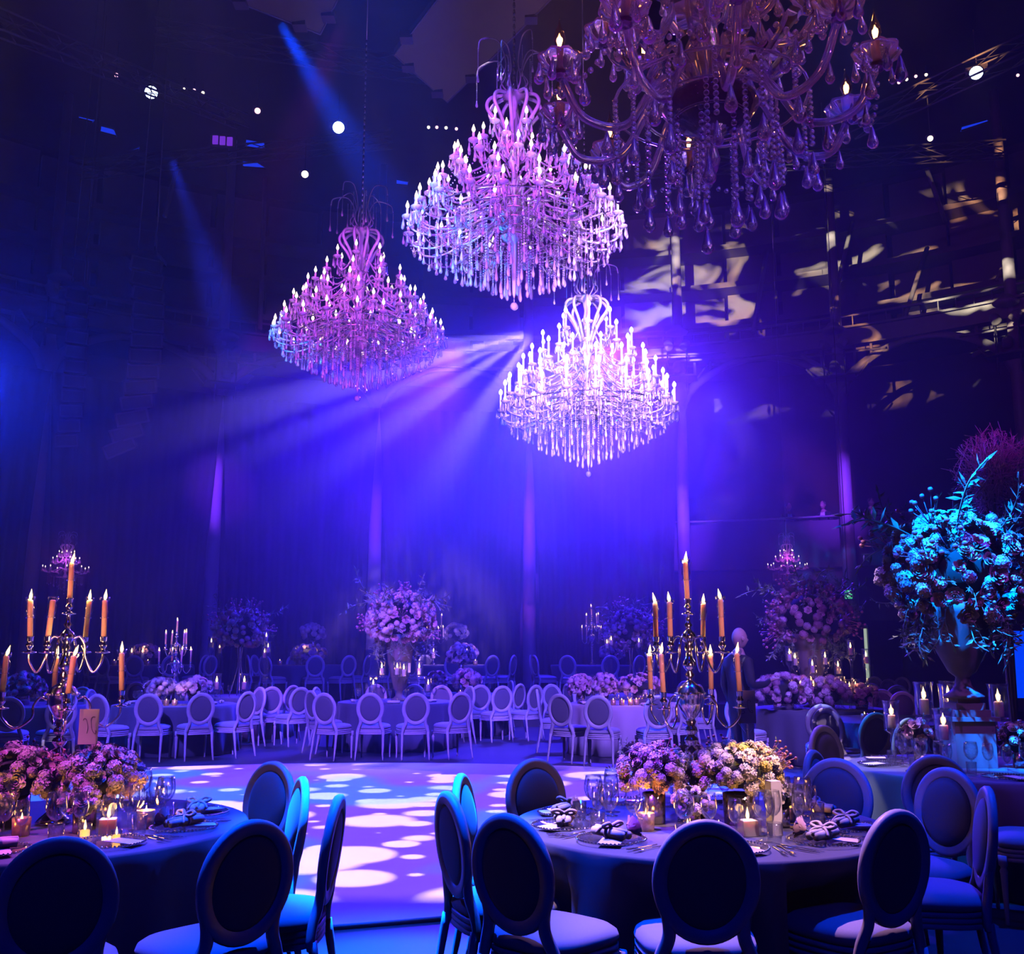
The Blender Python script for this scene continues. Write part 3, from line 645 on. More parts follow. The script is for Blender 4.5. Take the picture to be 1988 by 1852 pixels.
# ------------------------------------------------------------------ oval-back chair
def sgp(v, e): return math.copysign(abs(v) ** e, v)
def seat_ring(sc, z, n=32):
    r = []
    for i in range(n):
        a = 2 * PI * i / n; y = 0.225 * sgp(math.sin(a), .6) * sc; x = 0.235 * sgp(math.cos(a), .6) * sc * (1 + 0.10 * y / .225)
        r.append((x, y, z))
    return r
def back_y(z): return -0.215 - 0.13 * (z - 0.45)
def make_chair():
    r = root('dining_chair', (0, 0, 0))
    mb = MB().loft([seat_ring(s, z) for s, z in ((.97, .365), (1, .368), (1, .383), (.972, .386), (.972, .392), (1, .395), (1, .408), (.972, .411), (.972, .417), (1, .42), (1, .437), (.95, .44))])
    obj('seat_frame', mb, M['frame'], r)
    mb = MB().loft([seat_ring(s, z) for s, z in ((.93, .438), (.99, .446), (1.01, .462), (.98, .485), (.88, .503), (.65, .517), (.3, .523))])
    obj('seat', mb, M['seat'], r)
    leg = MB().lathe([(.010, 0), (.013, .012), (.012, .03), (.021, .29), (.024, .31), (.017, .325), (.017, .335), (.027, .345), (.027, .40)], 10).mesh('leg', M['frame'])
    for s in (-1, 1): link('leg', leg, r, (s * .215, .185, 0))
    for s in (-1, 1):
        mb = MB().tube(bez([(s * .205, -.285, 0), (s * .198, -.245, .20), (s * .190, -.212, .40)], 4), [.013] * 2 + [.016] * 2 + [.019] * 2 + [.021] * 2 + [.022], 6)
        obj('leg', mb, M['frame'], r)
    # oval frame: swept moulded section, tilted back
    zc, rx, rz = .742, .180, .207; n = 44; rings = []
    prof = [(-.027, -.018), (-.029, .010), (-.020, .019), (-.006, .016), (.004, .022), (.020, .020), (.028, .008), (.028, -.012), (.018, -.02)]
    for i in range(n):
        a = 2 * PI * i / n; cx, cz = rx * math.cos(a), rz * math.sin(a); nx_, nz_ = math.cos(a), math.sin(a)
        rings.append([(cx + nx_ * u, back_y(zc + cz) + v, zc + cz + nz_ * u) for u, v in prof])
    mb = MB(); m = len(prof); vs = [p for q in rings for p in q]
    mb.add(vs, [(i * m + k, i * m + (k + 1) % m, ((i + 1) % n) * m + (k + 1) % m, ((i + 1) % n) * m + k) for i in range(n) for k in range(m)])
    for s in (-1, 1):
        pth = bez([(s * .168, back_y(.66), .665), (s * .146, back_y(.585), .585), (s * .146, back_y(.53), .53), (s * .172, -.21, .465), (s * .192, -.205, .40), (s * .192, -.208, .365)], 5)
        mb.tube(pth, [.022 + .006 * math.sin(PI * i / (len(pth) - 1)) for i in range(len(pth))], 8, None, .8)
    obj('back_frame', mb, M['frame'], r)
    mb = MB()
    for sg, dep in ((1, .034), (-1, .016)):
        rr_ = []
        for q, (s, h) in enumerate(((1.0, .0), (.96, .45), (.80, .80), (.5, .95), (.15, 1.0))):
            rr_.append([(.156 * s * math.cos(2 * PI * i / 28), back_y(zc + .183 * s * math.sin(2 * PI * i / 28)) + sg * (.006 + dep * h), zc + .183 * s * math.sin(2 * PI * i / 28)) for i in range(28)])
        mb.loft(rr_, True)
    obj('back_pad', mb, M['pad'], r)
    return r
CHAIR = make_chair(); used_chair = [False]
TABLES = {}
def chair_at(px, py, tb, label, group, yaw=None, z0=0.0, dist=None, rmin=1.22, fixed=False):
    # px, py: top of the oval back in the photograph
    if dist is None: p = at_z(px, py, 0.975 + z0)
    else: p = at_y(px, py, dist); p.z = 0.975 + z0
    tx, ty = TABLES[tb][:2]
    d = Vector((p.x - tx, p.y - ty, 0))
    if d.length < rmin: d = d.normalized() * rmin; p.x, p.y = tx + d.x, ty + d.y
    dirv = Vector((-d.x, -d.y, 0)).normalized() if yaw is None else Vector((math.sin(yaw), math.cos(yaw), 0))
    rz = math.atan2(-dirv.x, dirv.y); off = Matrix.Rotation(rz, 3, 'Z') @ Vector((0, back_y(.975), 0))
    PLACED.append([p.x - off.x, p.y - off.y, rz, z0, tb, yaw is None, fixed, label, group])
PLACED = []
def finish_chairs():
    for it in range(80):        # seats that would stand in one another slide apart, and out of the tables
        for i, a in enumerate(PLACED):
            for b in PLACED[:i]:
                if abs(a[3] - b[3]) > .1: continue
                dx, dy = a[0] - b[0], a[1] - b[1]; d = math.hypot(dx, dy)
                if d < .60:
                    k = (.60 - d) / max(d, .01) * .5
                    if not a[6]: a[0] += dx * k; a[1] += dy * k
                    if not b[6]: b[0] -= dx * k; b[1] -= dy * k
            if a[6]: continue
            for key, (tx, ty, tz, R) in TABLES.items():
                if abs(tz - .75 - a[3]) > .1: continue
                dx, dy = a[0] - tx, a[1] - ty; d = math.hypot(dx, dy)
                if d < R + .20: a[0] += dx / max(d, .01) * (R + .20 - d); a[1] += dy / max(d, .01) * (R + .20 - d)
    for n, (x, y, rz, z0, tb, free, fixed, label, group) in enumerate(PLACED):
        if free and not fixed: tx, ty = TABLES[tb][:2]; rz = math.atan2(-(tx - x), ty - y)
        o = CHAIR if n == 0 else copy_tree(CHAIR)
        o.rotation_euler = (0, 0, rz); o.location = (x, y, z0); SEATS.append((x, y, z0)); tag(o, label, 'chair', group)

# ------------------------------------------------------------------ tables
CLOTHS = []; SEATS = []
def build_cloths():
    for i, (key, x, y, z0, R, mt, label) in enumerate(CLOTHS):
        o = obj('tablecloth', cloth_mesh(R, i + 3, [(math.atan2(b - y, a - x), math.hypot(a - x, b - y) - .245) for a, b, z in SEATS if abs(z - z0) < .1 and math.hypot(a - x, b - y) < R + .3]), mt, None, (x, y, z0)); tag(o, label, 'tablecloth')
def cloth_mesh(R, seed, seats=(), h=0.75):
    rnd = random.Random(seed); n = 160; mb = MB(); ph = [rnd.uniform(0, 6.28) for _ in range(3)]; nf = rnd.choice((17, 18, 19))
    rings = []
    for j, (rr, z) in enumerate(((0.02, h), (R * .6, h), (R - .012, h), (R - .003, h - .003), (R + .003, h - .014), (R + .012, h - .06), (R + .014, h - .19), (R + .02, h * .6), (R + .035, h * .3), (R + .05, .012))):
        k = 0 if z > h - .02 else ((h - z) / h) ** 0.8
        row = []
        for i in range(n):
            a = 2 * PI * i / n
            f = (math.sin(nf * a + ph[0] + .8 * math.sin(3 * a + ph[1])) + .35 * math.sin(7 * a + ph[2])) * .045 * k
            q = rr + f
            for sa, sr in seats:            # the skirt gives way to the chair seats pushed against it
                da = abs((a - sa + PI) % (2 * PI) - PI); lim = max(.42, sr / max(.3, math.cos(min(da, 1.2))))
                if da < 1.2 and abs(math.sin(da)) * q < .30 and z < .70 * 1: q = min(q, lim + max(0, (z - .56) / .14) * max(0, q - lim))
            row.append((q * math.cos(a), q * math.sin(a), z))
        rings.append(row)
    return mb.loft(rings, True)
def table(key, px, py, z0, label, R=0.95, mt='cloth', dist=None):
    p = at_z(px, py, 0.75 + z0) if dist is None else at_y(px, py, dist)
    TABLES[key] = (p.x, p.y, z0 + .75, R); CLOTHS.append((key, p.x, p.y, z0, R, M[mt], label))

# ------------------------------------------------------------------ flowers
def petal(mb, base, d, out, length, width, curl, mtx=None):
    # 3x3 curved petal standing along d, leaning to out
    d, out = Vector(d), Vector(out); s = d.cross(out).normalized(); vs = []
    for j in range(3):
        t = j / 2; c = Vector(base) + d * (length * t) + out * (curl * t * t)
        wj = width * (0.45, 1.0, 0.75)[j]
        for i in (-1, 0, 1): vs.append(c + s * (wj * i * .5) - out * (abs(i) * width * .16))
    mb.add(vs, [(0, 1, 4, 3), (1, 2, 5, 4), (3, 4, 7, 6), (4, 5, 8, 7)], True)
def rose_mesh(name, mt):
    mb = MB(); rnd = random.Random(3)
    for L, (n, rad, ln, wd, cu, z) in enumerate(((3, .06, .30, .22, .02, .08), (4, .14, .34, .32, .07, .04), (5, .23, .34, .40, .15, .0), (6, .32, .30, .46, .22, -.05))):
        for k in range(n):
            a = 2 * PI * k / n + L * .7; o = Vector((math.cos(a), math.sin(a), 0))
            petal(mb, o * rad * .75 + Vector((0, 0, z - .12)), (o.x * .25, o.y * .25, 1), o, ln, wd, cu)
    mb.ball((0, 0, -.06), .24, 8, 4, .8)
    return mb.mesh(name, M[mt])
def floret_ball(name, mt, n=62, sz=.13, rad=.40, seed=1):
    mb = MB(); rnd = random.Random(seed)
    mb.ball((0, 0, 0), rad * .88, 10, 6, .9)
    for i in range(n):
        z = 1 - 1.75 * (i + .5) / n; a = i * 2.399963; r = math.sqrt(max(0, 1 - z * z))
        d = Vector((r * math.cos(a), r * math.sin(a), z * .9)).normalized(); p = d * rad * rnd.uniform(.92, 1.12)
        m = orient(p, d, rnd.uniform(0, 6), sz * rnd.uniform(.85, 1.2))
        vs, fs = [(0, 0, .0)], []
        for k in range(4):
            b = k * PI / 2
            vs += [(.62 * math.cos(b - .55), .62 * math.sin(b - .55), .16), (.9 * math.cos(b), .9 * math.sin(b), .10), (.62 * math.cos(b + .55), .62 * math.sin(b + .55), .16)]
            fs.append((0, 1 + 3 * k, 2 + 3 * k, 3 + 3 * k))
        mb.add(vs, fs, False, m)
    return mb.mesh(name, M[mt])
def ruffle_mesh(name, mt):
    mb = MB(); rnd = random.Random(5)
    for L in range(5):
        n = 12; r = .10 + .09 * L; z = .22 - .035 * L * L * .6
        vs = []
        for i in range(n * 2):
            a = PI * i / n; k = .06 * (1 if i % 2 else -1)
            vs.append(((r * .45) * math.cos(a), (r * .45) * math.sin(a), z - .2)); vs.append(((r + k * .5) * math.cos(a), (r + k * .5) * math.sin(a), z + k * .6))
        m = n * 2
        mb.add(vs, [(2 * i, 2 * ((i + 1) % m), 2 * ((i + 1) % m) + 1, 2 * i + 1) for i in range(m)], False)
    mb.ball((0, 0, -.08), .30, 8, 4, .8)
    return mb.mesh(name, M[mt])
def sprig_mesh(name, mt, n=9, seed=2):
    mb = MB(); rnd = random.Random(seed)
    path = bez([(0, 0, 0), (.05, 0, .35), (.18, .04, .7), (.40, .05, .95)], 5); mb.tube(path, .010, 4)
    for i in range(n):
        p = path[min(len(path) - 1, 3 + i * (len(path) - 4) // n)]; a = rnd.uniform(0, 6.28)
        d = Vector((math.cos(a), math.sin(a), rnd.uniform(.1, .9))).normalized(); m = orient(p, d, a, .20)
        mb.add([(0, 0, 0), (-.16, .03, .45), (0, -.05, .5), (.16, .03, .45), (0, .05, 1)], [(0, 1, 2), (0, 2, 3), (1, 4, 2), (2, 4, 3)], False, m)
    return mb.mesh(name, M[mt])
def berry_mesh():
    mb = MB(); rnd = random.Random(9)
    for k in range(7):
        a = k * .9; d = Vector((.35 * math.cos(a), .35 * math.sin(a), rnd.uniform(.6, 1)))
        mb.tube([(0, 0, 0), d * .6, d], .012, 3); mb.ball(d, .07, 6, 4)
    return mb.mesh('berries', M['berry'])
FL = dict(rose=rose_mesh('rose', 'rose'), rose_pale=rose_mesh('rose', 'rose_pale'), hyd=floret_ball('hydrangea', 'hyd'), hyd_m=floret_ball('hydrangea', 'hyd_mauve', seed=4),
          gold=floret_ball('hydrangea', 'hyd_gold', seed=6), carn=ruffle_mesh('carnation', 'rose_pale'), carn_p=ruffle_mesh('carnation', 'rose'), dark=floret_ball('hydrangea', 'bloom_dark', seed=8),
          baby=floret_ball('small_bloom', 'hyd', 26, .22, .36, 11), sprig=sprig_mesh('leaf_sprig', 'leaf'), berry=berry_mesh(), twig=sprig_mesh('leaf_sprig', 'leaf', 16, 5))
PN = dict(rose='rose', rose_pale='rose', hyd='hydrangea', hyd_m='hydrangea', gold='hydrangea', carn='carnation', carn_p='carnation', dark='hydrangea', baby='small_bloom', sprig='leaf_sprig', berry='berry_spray', twig='leaf_sprig')
def bloom(r, kind, p, d, s, rnd):
    o = link(PN[kind], FL[kind], r, p); o.scale = (s, s, s)
    o.rotation_euler = (Vector(d).to_track_quat('Z', 'Y') @ Euler((0, 0, rnd.uniform(0, 6.28))).to_quaternion()).to_euler()
    return o
def dome(r, rx, rz, zc, n, mix, size, rnd, low=-.35, core=True, ry=None, cx=0, cyy=0):
    ry = ry or rx
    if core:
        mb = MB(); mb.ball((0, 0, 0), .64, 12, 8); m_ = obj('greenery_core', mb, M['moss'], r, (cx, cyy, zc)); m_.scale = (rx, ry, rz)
    for i in range(n):
        z = 1 - (1 - low) * (i + .5) / n; a = i * 2.399963 + rnd.uniform(-.25, .25); q = math.sqrt(max(0, 1 - z * z)); f = rnd.uniform(.90, 1.06)
        p = Vector((cx + rx * q * math.cos(a) * f, cyy + ry * q * math.sin(a) * f, zc + rz * z * f))
        d = Vector((q * math.cos(a), q * math.sin(a), z + .15))
        bloom(r, rnd.choice(mix), p, d, size * rnd.uniform(.75, 1.25), rnd)
def low_arrangement(loc, rx, rz, n, mix, size, label, seed, vase_h=0.16, sprigs=8, group=None, zc=None, ry=None):
    rnd = random.Random(seed); r = root('flower_arrangement', loc, rnd.uniform(0, 6), label, 'flowers', group)
    zc = zc or vase_h + rz * .55
    dome(r, rx, rz, zc, n, mix, size, rnd, -.5, True, ry)
    mb = MB().lathe([(rx * .30, 0), (rx * .34, .004), (rx * .36, vase_h), (rx * .33, vase_h), (rx * .31, .02)], 20); obj('vase', mb, M['vase'], r)
    for i in range(sprigs):
        a = rnd.uniform(0, 6.28); z = rnd.uniform(.1, .8); q = math.sqrt(1 - z * z)
        bloom(r, rnd.choice(('sprig', 'berry', 'sprig')), (rx * q * math.cos(a) * .9, rx * q * math.sin(a) * .9, zc + rz * z * .8), (math.cos(a) * q, math.sin(a) * q, z), rnd.uniform(.08, .13), rnd)
    return r
def urn_arrangement(loc, base_h, rad, n, mix, size, label, seed, plinth=True, sprigs=26, branches=9, thin=False):
    rnd = random.Random(seed); r = root('flower_urn', loc, 0, label, 'flower arrangement')
    zc = base_h
    dome(r, rad, rad * .86, zc, n, mix, size, rnd, -.75)
    if not thin:
        pb = .50 if plinth else 0
        if plinth:
            for wd, z0, z1 in ((.30, 0, .34), (.36, .34, .37), (.27, .37, .42), (.22, .42, .47), (.17, .47, .50)):
                mb = MB(); mb.box((0, 0, (z0 + z1) / 2), (wd, wd, z1 - z0)); obj('plinth_step', mb, M['stone'], r)
        hgt = zc - rad * .45 - pb
        mb = MB().lathe([(.14, pb), (.15, pb + .02), (.09, pb + .06), (.06, pb + .10), (.05, pb + .16), (.10, pb + .20), (.20, pb + hgt * .55), (.25, pb + hgt * .9), (.28, pb + hgt), (.24, pb + hgt)], 24)
        obj('urn', mb, M['stone'], r)
        for i in range(34):
            a = rnd.uniform(0, 6.28); q = rnd.uniform(.35, .75) * rad
            bloom(r, 'twig', (q * math.cos(a), q * math.sin(a), zc - rad * .55), (math.cos(a) * .5, math.sin(a) * .5, -1), rnd.uniform(.25, .45), rnd)
    else:
        for i in range(4):
            a = i * PI / 2 + .4; mb = MB().tube(bez([(.16 * math.cos(a), .16 * math.sin(a), 0), (.03 * math.cos(a), .03 * math.sin(a), zc * .45), (.05 * math.cos(a), .05 * math.sin(a), zc - rad * .6)], 5), .009, 5)
            obj('stand_leg', mb, M['silver'], r)
    for i in range(sprigs):
        a = rnd.uniform(0, 6.28); z = rnd.uniform(-.6, 1); q = math.sqrt(max(0, 1 - z * z))
        bloom(r, rnd.choice(('sprig', 'twig', 'berry')), (rad * q * math.cos(a) * .92, rad * q * math.sin(a) * .92, zc + rad * z * .8), (math.cos(a) * q, math.sin(a) * q, z + .1), rnd.uniform(.18, .32), rnd)
    for i in range(branches):
        a = rnd.uniform(0, 6.28); z = rnd.uniform(-.1, 1.2)
        bloom(r, 'twig', (rad * .7 * math.cos(a), rad * .7 * math.sin(a), zc + rad * .5), (math.cos(a), math.sin(a), z), rad * rnd.uniform(.8, 1.25), rnd)
    return r

# ------------------------------------------------------------------ candles and candelabra
FLAME = MB().lathe([(.0005, 0), (.006, .006), (.009, .016), (.0075, .028), (.004, .042), (.0004, .058)], 8, None, False).mesh('flame', M['flame'])
CANDLE = MB().lathe([(.0135, 0), (.0135, .20), (.011, .205), (.003, .206)], 12).mesh('candle', M['wax'])
WICK = MB().tube([(0, 0, .20), (0.001, 0, .214)], .0015, 4).mesh('wick', M['wick'])
FOLLOW = MB().lathe([(.0145, .118), (.021, .112), (.021, .120), (.0165, .126), (.019, .135), (.024, .150), (.020, .180), (.0145, .194), (.024, .205), (.026, .222), (.024, .222), (.022, .208)], 14, None, False).mesh('glass_follower', M['glass'])
def stem_lathe(r, prof, mt='silver'): return obj('stem', MB().lathe(prof, 24), M[mt], r)
def candelabra(loc, rz, label, lit=None, upper=(0.5, 1.9, 3.6, 5.3), lower=(0.3, 1.7, 3.3, 5.0), tilt=.05, light=0.0, group=None, lowR=.255):
    r = root('candelabra', loc, rz, label, 'candelabra', group); rnd = random.Random(len(label))
    stem_lathe(r, [(.085, 0), (.09, .01), (.07, .03), (.035, .06), (.022, .12), (.018, .26), (.03, .33), (.034, .36), (.018, .375), (.036, .40), (.036, .415), (.016, .43), (.034, .45), (.03, .47), (.018, .48), (.028, .50), (.02, .515),
                   (.035, .53), (.055, .56), (.068, .585), (.074, .60), (.074, .632), (.078, .637), (.078, .648), (.074, .652), (.062, .675), (.04, .69), (.014, .71), (.012, .72), (.026, .74), (.012, .757), (.028, .775), (.036, .79), (.03, .81), (.018, .83), (.015, .86), (.026, .885), (.018, .895), (.036, .925), (.04, .945), (.03, .96), (.014, .975), (.012, .985), (.022, 1.0), (.011, 1.015), (.010, 1.05), (.022, 1.06), (.01, 1.07)])
    mb = MB()
    for i in range(28):
        a = 2 * PI * i / 28; mb.ball((.079 * math.cos(a), .079 * math.sin(a), .643), .006, 5, 3)
    tag(obj('bead_rim', mb, M['bead'], r), kind='stuff')
    def socket(R, z):
        return [(.0, z)]
    def head(mb, x, y, z):
        mb.lathe([(.004, -.055), (.036, -.050), (.038, -.046), (.012, -.042), (.009, -.03), (.018, -.018), (.019, -.008), (.011, .002), (.016, .012), (.017, .03), (.019, .034), (.014, .034)], 14, T(x, y, z))
    pos = []
    mb = MB(); head(mb, 0, 0, 1.105); obj('candle_cup', mb, M['silver'], r); pos.append((0, 0, 1.12))
    for angs, R, z, zh in ((upper, .185, .905, .925), (lower, lowR, .625, .615)):
        for a in angs:
            c, s = math.cos(a), math.sin(a); mb = MB()
            r0 = .03 if R < .2 else .07
            k = .09 if R < .2 else .12
            pth = [(r0, zh), (r0 + .035, zh + .012), (R * .5 if R < .2 else .135, zh - .03), (R * .53 if R < .2 else .140, zh - .09), (R * .75, z - .13 - .02), (R * .97, z - .10), (R, z - .05)]
            mb.tube(bez([(q * c, q * s, zz) for q, zz in pth], 5), .0065, 6)
            head(mb, R * c, R * s, z)
            obj('arm', mb, M['silver'], r); pos.append((R * c, R * s, z + .018))
    for i, p in enumerate(pos):
        cd = link('candle', CANDLE, r, p, (rnd.uniform(-tilt, tilt), rnd.uniform(-tilt, tilt), rnd.uniform(0, 6)))
        sc_ = rnd.uniform(.93, 1.04); cd.scale = (1, 1, sc_)
        link('wick', WICK, cd); link('glass_follower', FOLLOW, cd)
        if lit is None or i not in lit:
            link('flame', FLAME, cd, (0, 0, .206), (rnd.uniform(-.2, .2), rnd.uniform(-.2, .2), 0))
    if light:
        for z, R in ((1.36, 0), ) + tuple((1.15, a) for a in upper[::2]) + tuple((.86, a) for a in lower[::2]):
            a = R + rz; q = 0 if R == 0 else (.185 if z > 1 else .255)
            point('candle_light', (loc[0] + q * math.cos(a), loc[1] + q * math.sin(a), loc[2] + z), (1, .50, .16), light, .02)
    return r
HOLDER = MB().lathe([(.055, 0), (.056, .008), (.018, .018), (.012, .04), (.020, .06), (.012, .08), (.02, .10), (.012, .125), (.022, .14), (.05, .15), (.052, .158), (.0, .158)], 14, None, False).mesh('holder_stem', M['glass'])
HGLASS = MB().lathe([(.040, 0), (.050, .008), (.050, .16), (.056, .185), (.056, .187), (.049, .16), (.047, .012)], 18, None, False).mesh('hurricane_glass', M['glass'])
PILLAR = MB().lathe([(.024, 0), (.025, .004), (.025, .078), (.021, .084), (.008, .080)], 14).mesh('pillar_candle', M['pillar'])
def hurricane(loc, hs, s, label, group=None, light=0.0):
    r = root('hurricane_candle', loc, 0, label, 'candle holder', group); r.scale = (s, s, s)
    st = link('holder_stem', HOLDER, r); st.scale = (1, 1, hs)
    z = .158 * hs
    link('hurricane_glass', HGLASS, r, (0, 0, z)); p = link('pillar_candle', PILLAR, r, (0, 0, z + .008)); link('wick', WICK, p, (0, 0, -.12))
    f = link('flame', FLAME, p, (0, 0, .083)); f.scale = (1.2,) * 3
    if light: point('candle_light', (loc[0], loc[1], loc[2] + (z + .13) * s), (1, .5, .16), light, .02)
    return r
VOT = MB().lathe([(.030, 0), (.033, .004), (.036, .07), (.033, .07), (.030, .006)], 14, None, False).mesh('votive_glass', M['mosaic'])
VOTG = MB().lathe([(.030, 0), (.033, .004), (.036, .07), (.033, .07), (.030, .006)], 14, None, False).mesh('votive_glass', M['glass'])
VOTC = MB().lathe([(.025, .008), (.025, .036), (.02, .038), (.001, .037)], 10).mesh('tealight', M['gold'])
def votive(loc, label, gold=True, s=1.0, group=None):
    r = root('votive', loc, 0, label, 'candle', group); r.scale = (s, s, s)
    link('votive_glass', VOT if gold else VOTG, r); link('tealight', VOTC, r); f = link('flame', FLAME, r, (0, 0, .037)); f.scale = (.9,) * 3
    return r

# ------------------------------------------------------------------ table ware
BOWL = MB().lathe([(.004, .095), (.018, .100), (.034, .120), (.041, .150), (.040, .180), (.034, .215), (.033, .215), (.039, .180), (.040, .150), (.033, .122), (.017, .103), (.003, .099)], 18, None, False).mesh('glass_bowl', M['glass'])
STEMG = MB().lathe([(.034, 0), (.034, .002), (.012, .006), (.0045, .014), (.004, .08), (.006, .097)], 14).mesh('glass_stem', M['glass'])
TUMB = MB().lathe([(.030, 0), (.032, .003), (.036, .095), (.0345, .095), (.030, .010), (0, .010)], 16, None, False).mesh('tumbler_wall', M['glass'])
def wine_glass(loc, s, sw, label, group):
    r = root('wine_glass', loc, 0, label, 'glass', group); r.scale = (s * sw, s * sw, s); link('glass_bowl', BOWL, r); link('glass_stem', STEMG, r); return r
CHG = MB().lathe([(.001, .004), (.10, .004), (.105, .005), (.15, .014), (.162, .016), (.162, .012), (.15, .009), (.10, .0), (.001, .0)], 40, None, False).mesh('plate', M['glass'])
_b = MB()
for i in range(56):
    a = 2 * PI * i / 56; _b.ball((.160 * math.cos(a), .160 * math.sin(a), .016), .0058, 6, 4)
BEADS = _b.mesh('bead_rim', M['bead'])
_b = MB()
for s in (-1, 1): _b.tube([(-.10, s * .017, .022), (-.05, s * .019, .024), (.05, s * .019, .024), (.10, s * .017, .022)], [.019, .020, .020, .019], 10)
_b.tube([(-.10, 0, .036), (.10, 0, .036)], .012, 8)
ROLL = _b.mesh('napkin_roll', M['napkin'])
_b = MB(); _b.tube([(0, .042 * math.cos(2 * PI * i / 16), .024 + .026 * math.sin(2 * PI * i / 16)) for i in range(16)], .006, 4, closed=True)
for s in (-1, 1):
    pth = bez([(0, 0, .050), (.018, s * .03, .068), (.012, s * .06, .060), (.0, s * .035, .048), (0, 0, .050)], 4); _b.tube(pth, .009, 5)
    _b.tube(bez([(0, 0, .05), (-.03, s * .03, .045), (-.05, s * .05, .02)], 4), .007, 4)
BOW = _b.mesh('ribbon_bow', M['ribbon'])
RSTEM = MB().tube([(0, 0, -.09), (0, 0, -.02)], .004, 5).mesh('rose_stem', M['leaf'])
_b = MB(); _b.box((0, 0, .002), (.10, .15, .0025)); CARD = _b.mesh('menu_card', M['card'])
_b = MB(); _b.tube(bez([(0, -.10, .004), (0, 0, .005), (0, .05, .008)], 4), [.0045, .004, .003, .003, .003, .003, .0035, .004, .006], 6, None, .5)
_b.box((0, .066, .008), (.020, .022, .002))
for i in range(4): _b.box((-.0075 + i * .005, .095, .009), (.0022, .04, .002))
FORK = _b.mesh('fork', M['silver'])
_b = MB(); _b.tube([(0, -.11, .004), (0, -.02, .004)], [.0055, .0045], 6, None, .6); _b.loft([[(-.004, -.02, .003), (.004, -.02, .003), (.004, -.02, .005), (-.004, -.02, .005)], [(-.004, .06, .003), (.009, .05, .003), (.009, .05, .005), (-.004, .06, .005)], [(-.004, .11, .003), (-.002, .11, .003), (-.002, .11, .004), (-.004, .11, .004)]], True, smooth=False)
KNIFE = _b.mesh('knife', M['silver'])
def place_setting(tb, ang, tname, seat, rnd, napkin=True, rose=True, glasses=True, cutlery=True):
    tx, ty, tz, R = TABLES[tb]; c, s = math.cos(ang), math.sin(ang); ca, sa = math.cos(ang + PI / 2), math.sin(ang + PI / 2)
    z = tz + .001; base = Vector((tx + c * (R - .24), ty + s * (R - .24), z)); rz = ang + PI / 2
    def loc(rad, side, dz=0): return Vector((tx + c * rad + ca * side, ty + s * rad + sa * side, z + dz))
    r = root('charger_plate', base, rz, 'glass charger plate with beaded rim at %s of %s' % (seat, tname), 'plate', 'beaded charger plates'); link('plate', CHG, r); link('bead_rim', BEADS, r)
    a = rnd.uniform(-.5, .5)
    if napkin:
        r = root('napkin', base + Vector((0, 0, .018)), rz + a, 'rolled napkin with bow at %s of %s' % (seat, tname), 'napkin', 'rolled napkins on plates'); link('napkin_roll', ROLL, r); link('ribbon_bow', BOW, r)
    if rose:
        d = Vector((-c + rnd.uniform(-.4, .4), -s + rnd.uniform(-.4, .4), .35)).normalized()
        r = root('rose', loc(R - .31, -.07 if rnd.random() < .5 else .07, .065), 0, 'pink rose tucked into napkin at %s of %s' % (seat, tname), 'rose', 'roses on the napkins')
        r.rotation_euler = d.to_track_quat('Z', 'Y').to_euler(); b_ = link('rose_bloom', FL['rose'], r); b_.scale = (.105,) * 3; link('rose_stem', RSTEM, r)
    cd = link('menu_card', CARD, None, base + Vector((ca * .05 - c * -.06, sa * .05 + s * .06, .016)), (0.03, 0.02, rz + .5)); tag(cd, 'pale menu card lying on the plate at %s of %s' % (seat, tname), 'card', 'menu cards')
    if cutlery:
        for i, sd in enumerate((-.20, -.235)):
            o = link('fork', FORK, None, loc(R - .22, -sd), (0, 0, rz + PI)); tag(o, '%s silver fork left of plate at %s of %s' % (('inner', 'outer')[i], seat, tname), 'fork', 'forks')
        for i, sd in enumerate((.20, .235)):
            o = link('knife', KNIFE, None, loc(R - .22, -sd), (0, 0, rz + PI)); tag(o, '%s silver knife right of plate at %s of %s' % (('inner', 'outer')[i], seat, tname), 'knife', 'knives')
    if glasses:
        for i, (rad, sd, sc_, sw) in enumerate(((R - .44, -.17, 1.05, 1.12), (R - .47, -.05, 1.0, .95), (R - .40, .055, .92, .85))):
            wine_glass(loc(rad, sd), sc_, sw, '%s wine glass beyond the plate at %s of %s' % (('large', 'middle', 'small')[i], seat, tname), 'wine glasses')
        r = root('tumbler', loc(R - .37, -.19), 0, 'cut glass water tumbler at %s of %s' % (seat, tname), 'glass', 'water tumblers'); link('tumbler_wall', TUMB, r)
def table_card(loc, strokes, label, s=1.0, rz=0.0, hgt=.34):
    # card on a clear stem; strokes in card coordinates (0..1, 0..1)
    r = root('table_number', loc, rz, label, 'table number'); W_, Hh = .085 * s, .155 * s
    mb = MB(); mb.box((0, 0, hgt + Hh / 2), (W_, .003, Hh)); cd = obj('number_card', mb, M['card'], r)
    mb = MB()
    for st in strokes:
        pth = bez([((u - .5) * W_, -.0024, hgt + v * Hh) for u, v in st], 6); mb.tube(pth, .0011, 4)
    obj('script_numeral', mb, M['ink'], cd)
    mb = MB(); mb.tube([(0, 0, 0), (0, 0, hgt - .005)], .006, 6); mb.lathe([(.035, 0), (.035, .006), (.01, .012)], 14); mb.loft([[(-.010, -.004, hgt - .05), (.010, -.004, hgt - .05), (.010, .006, hgt - .05), (-.010, .006, hgt - .05)], [(-W_ / 2, -.005, hgt), (W_ / 2, -.005, hgt), (W_ / 2, .005, hgt), (-W_ / 2, .005, hgt)]], True, smooth=False)
    obj('clear_stand', mb, M['acrylic'], r)
    return r
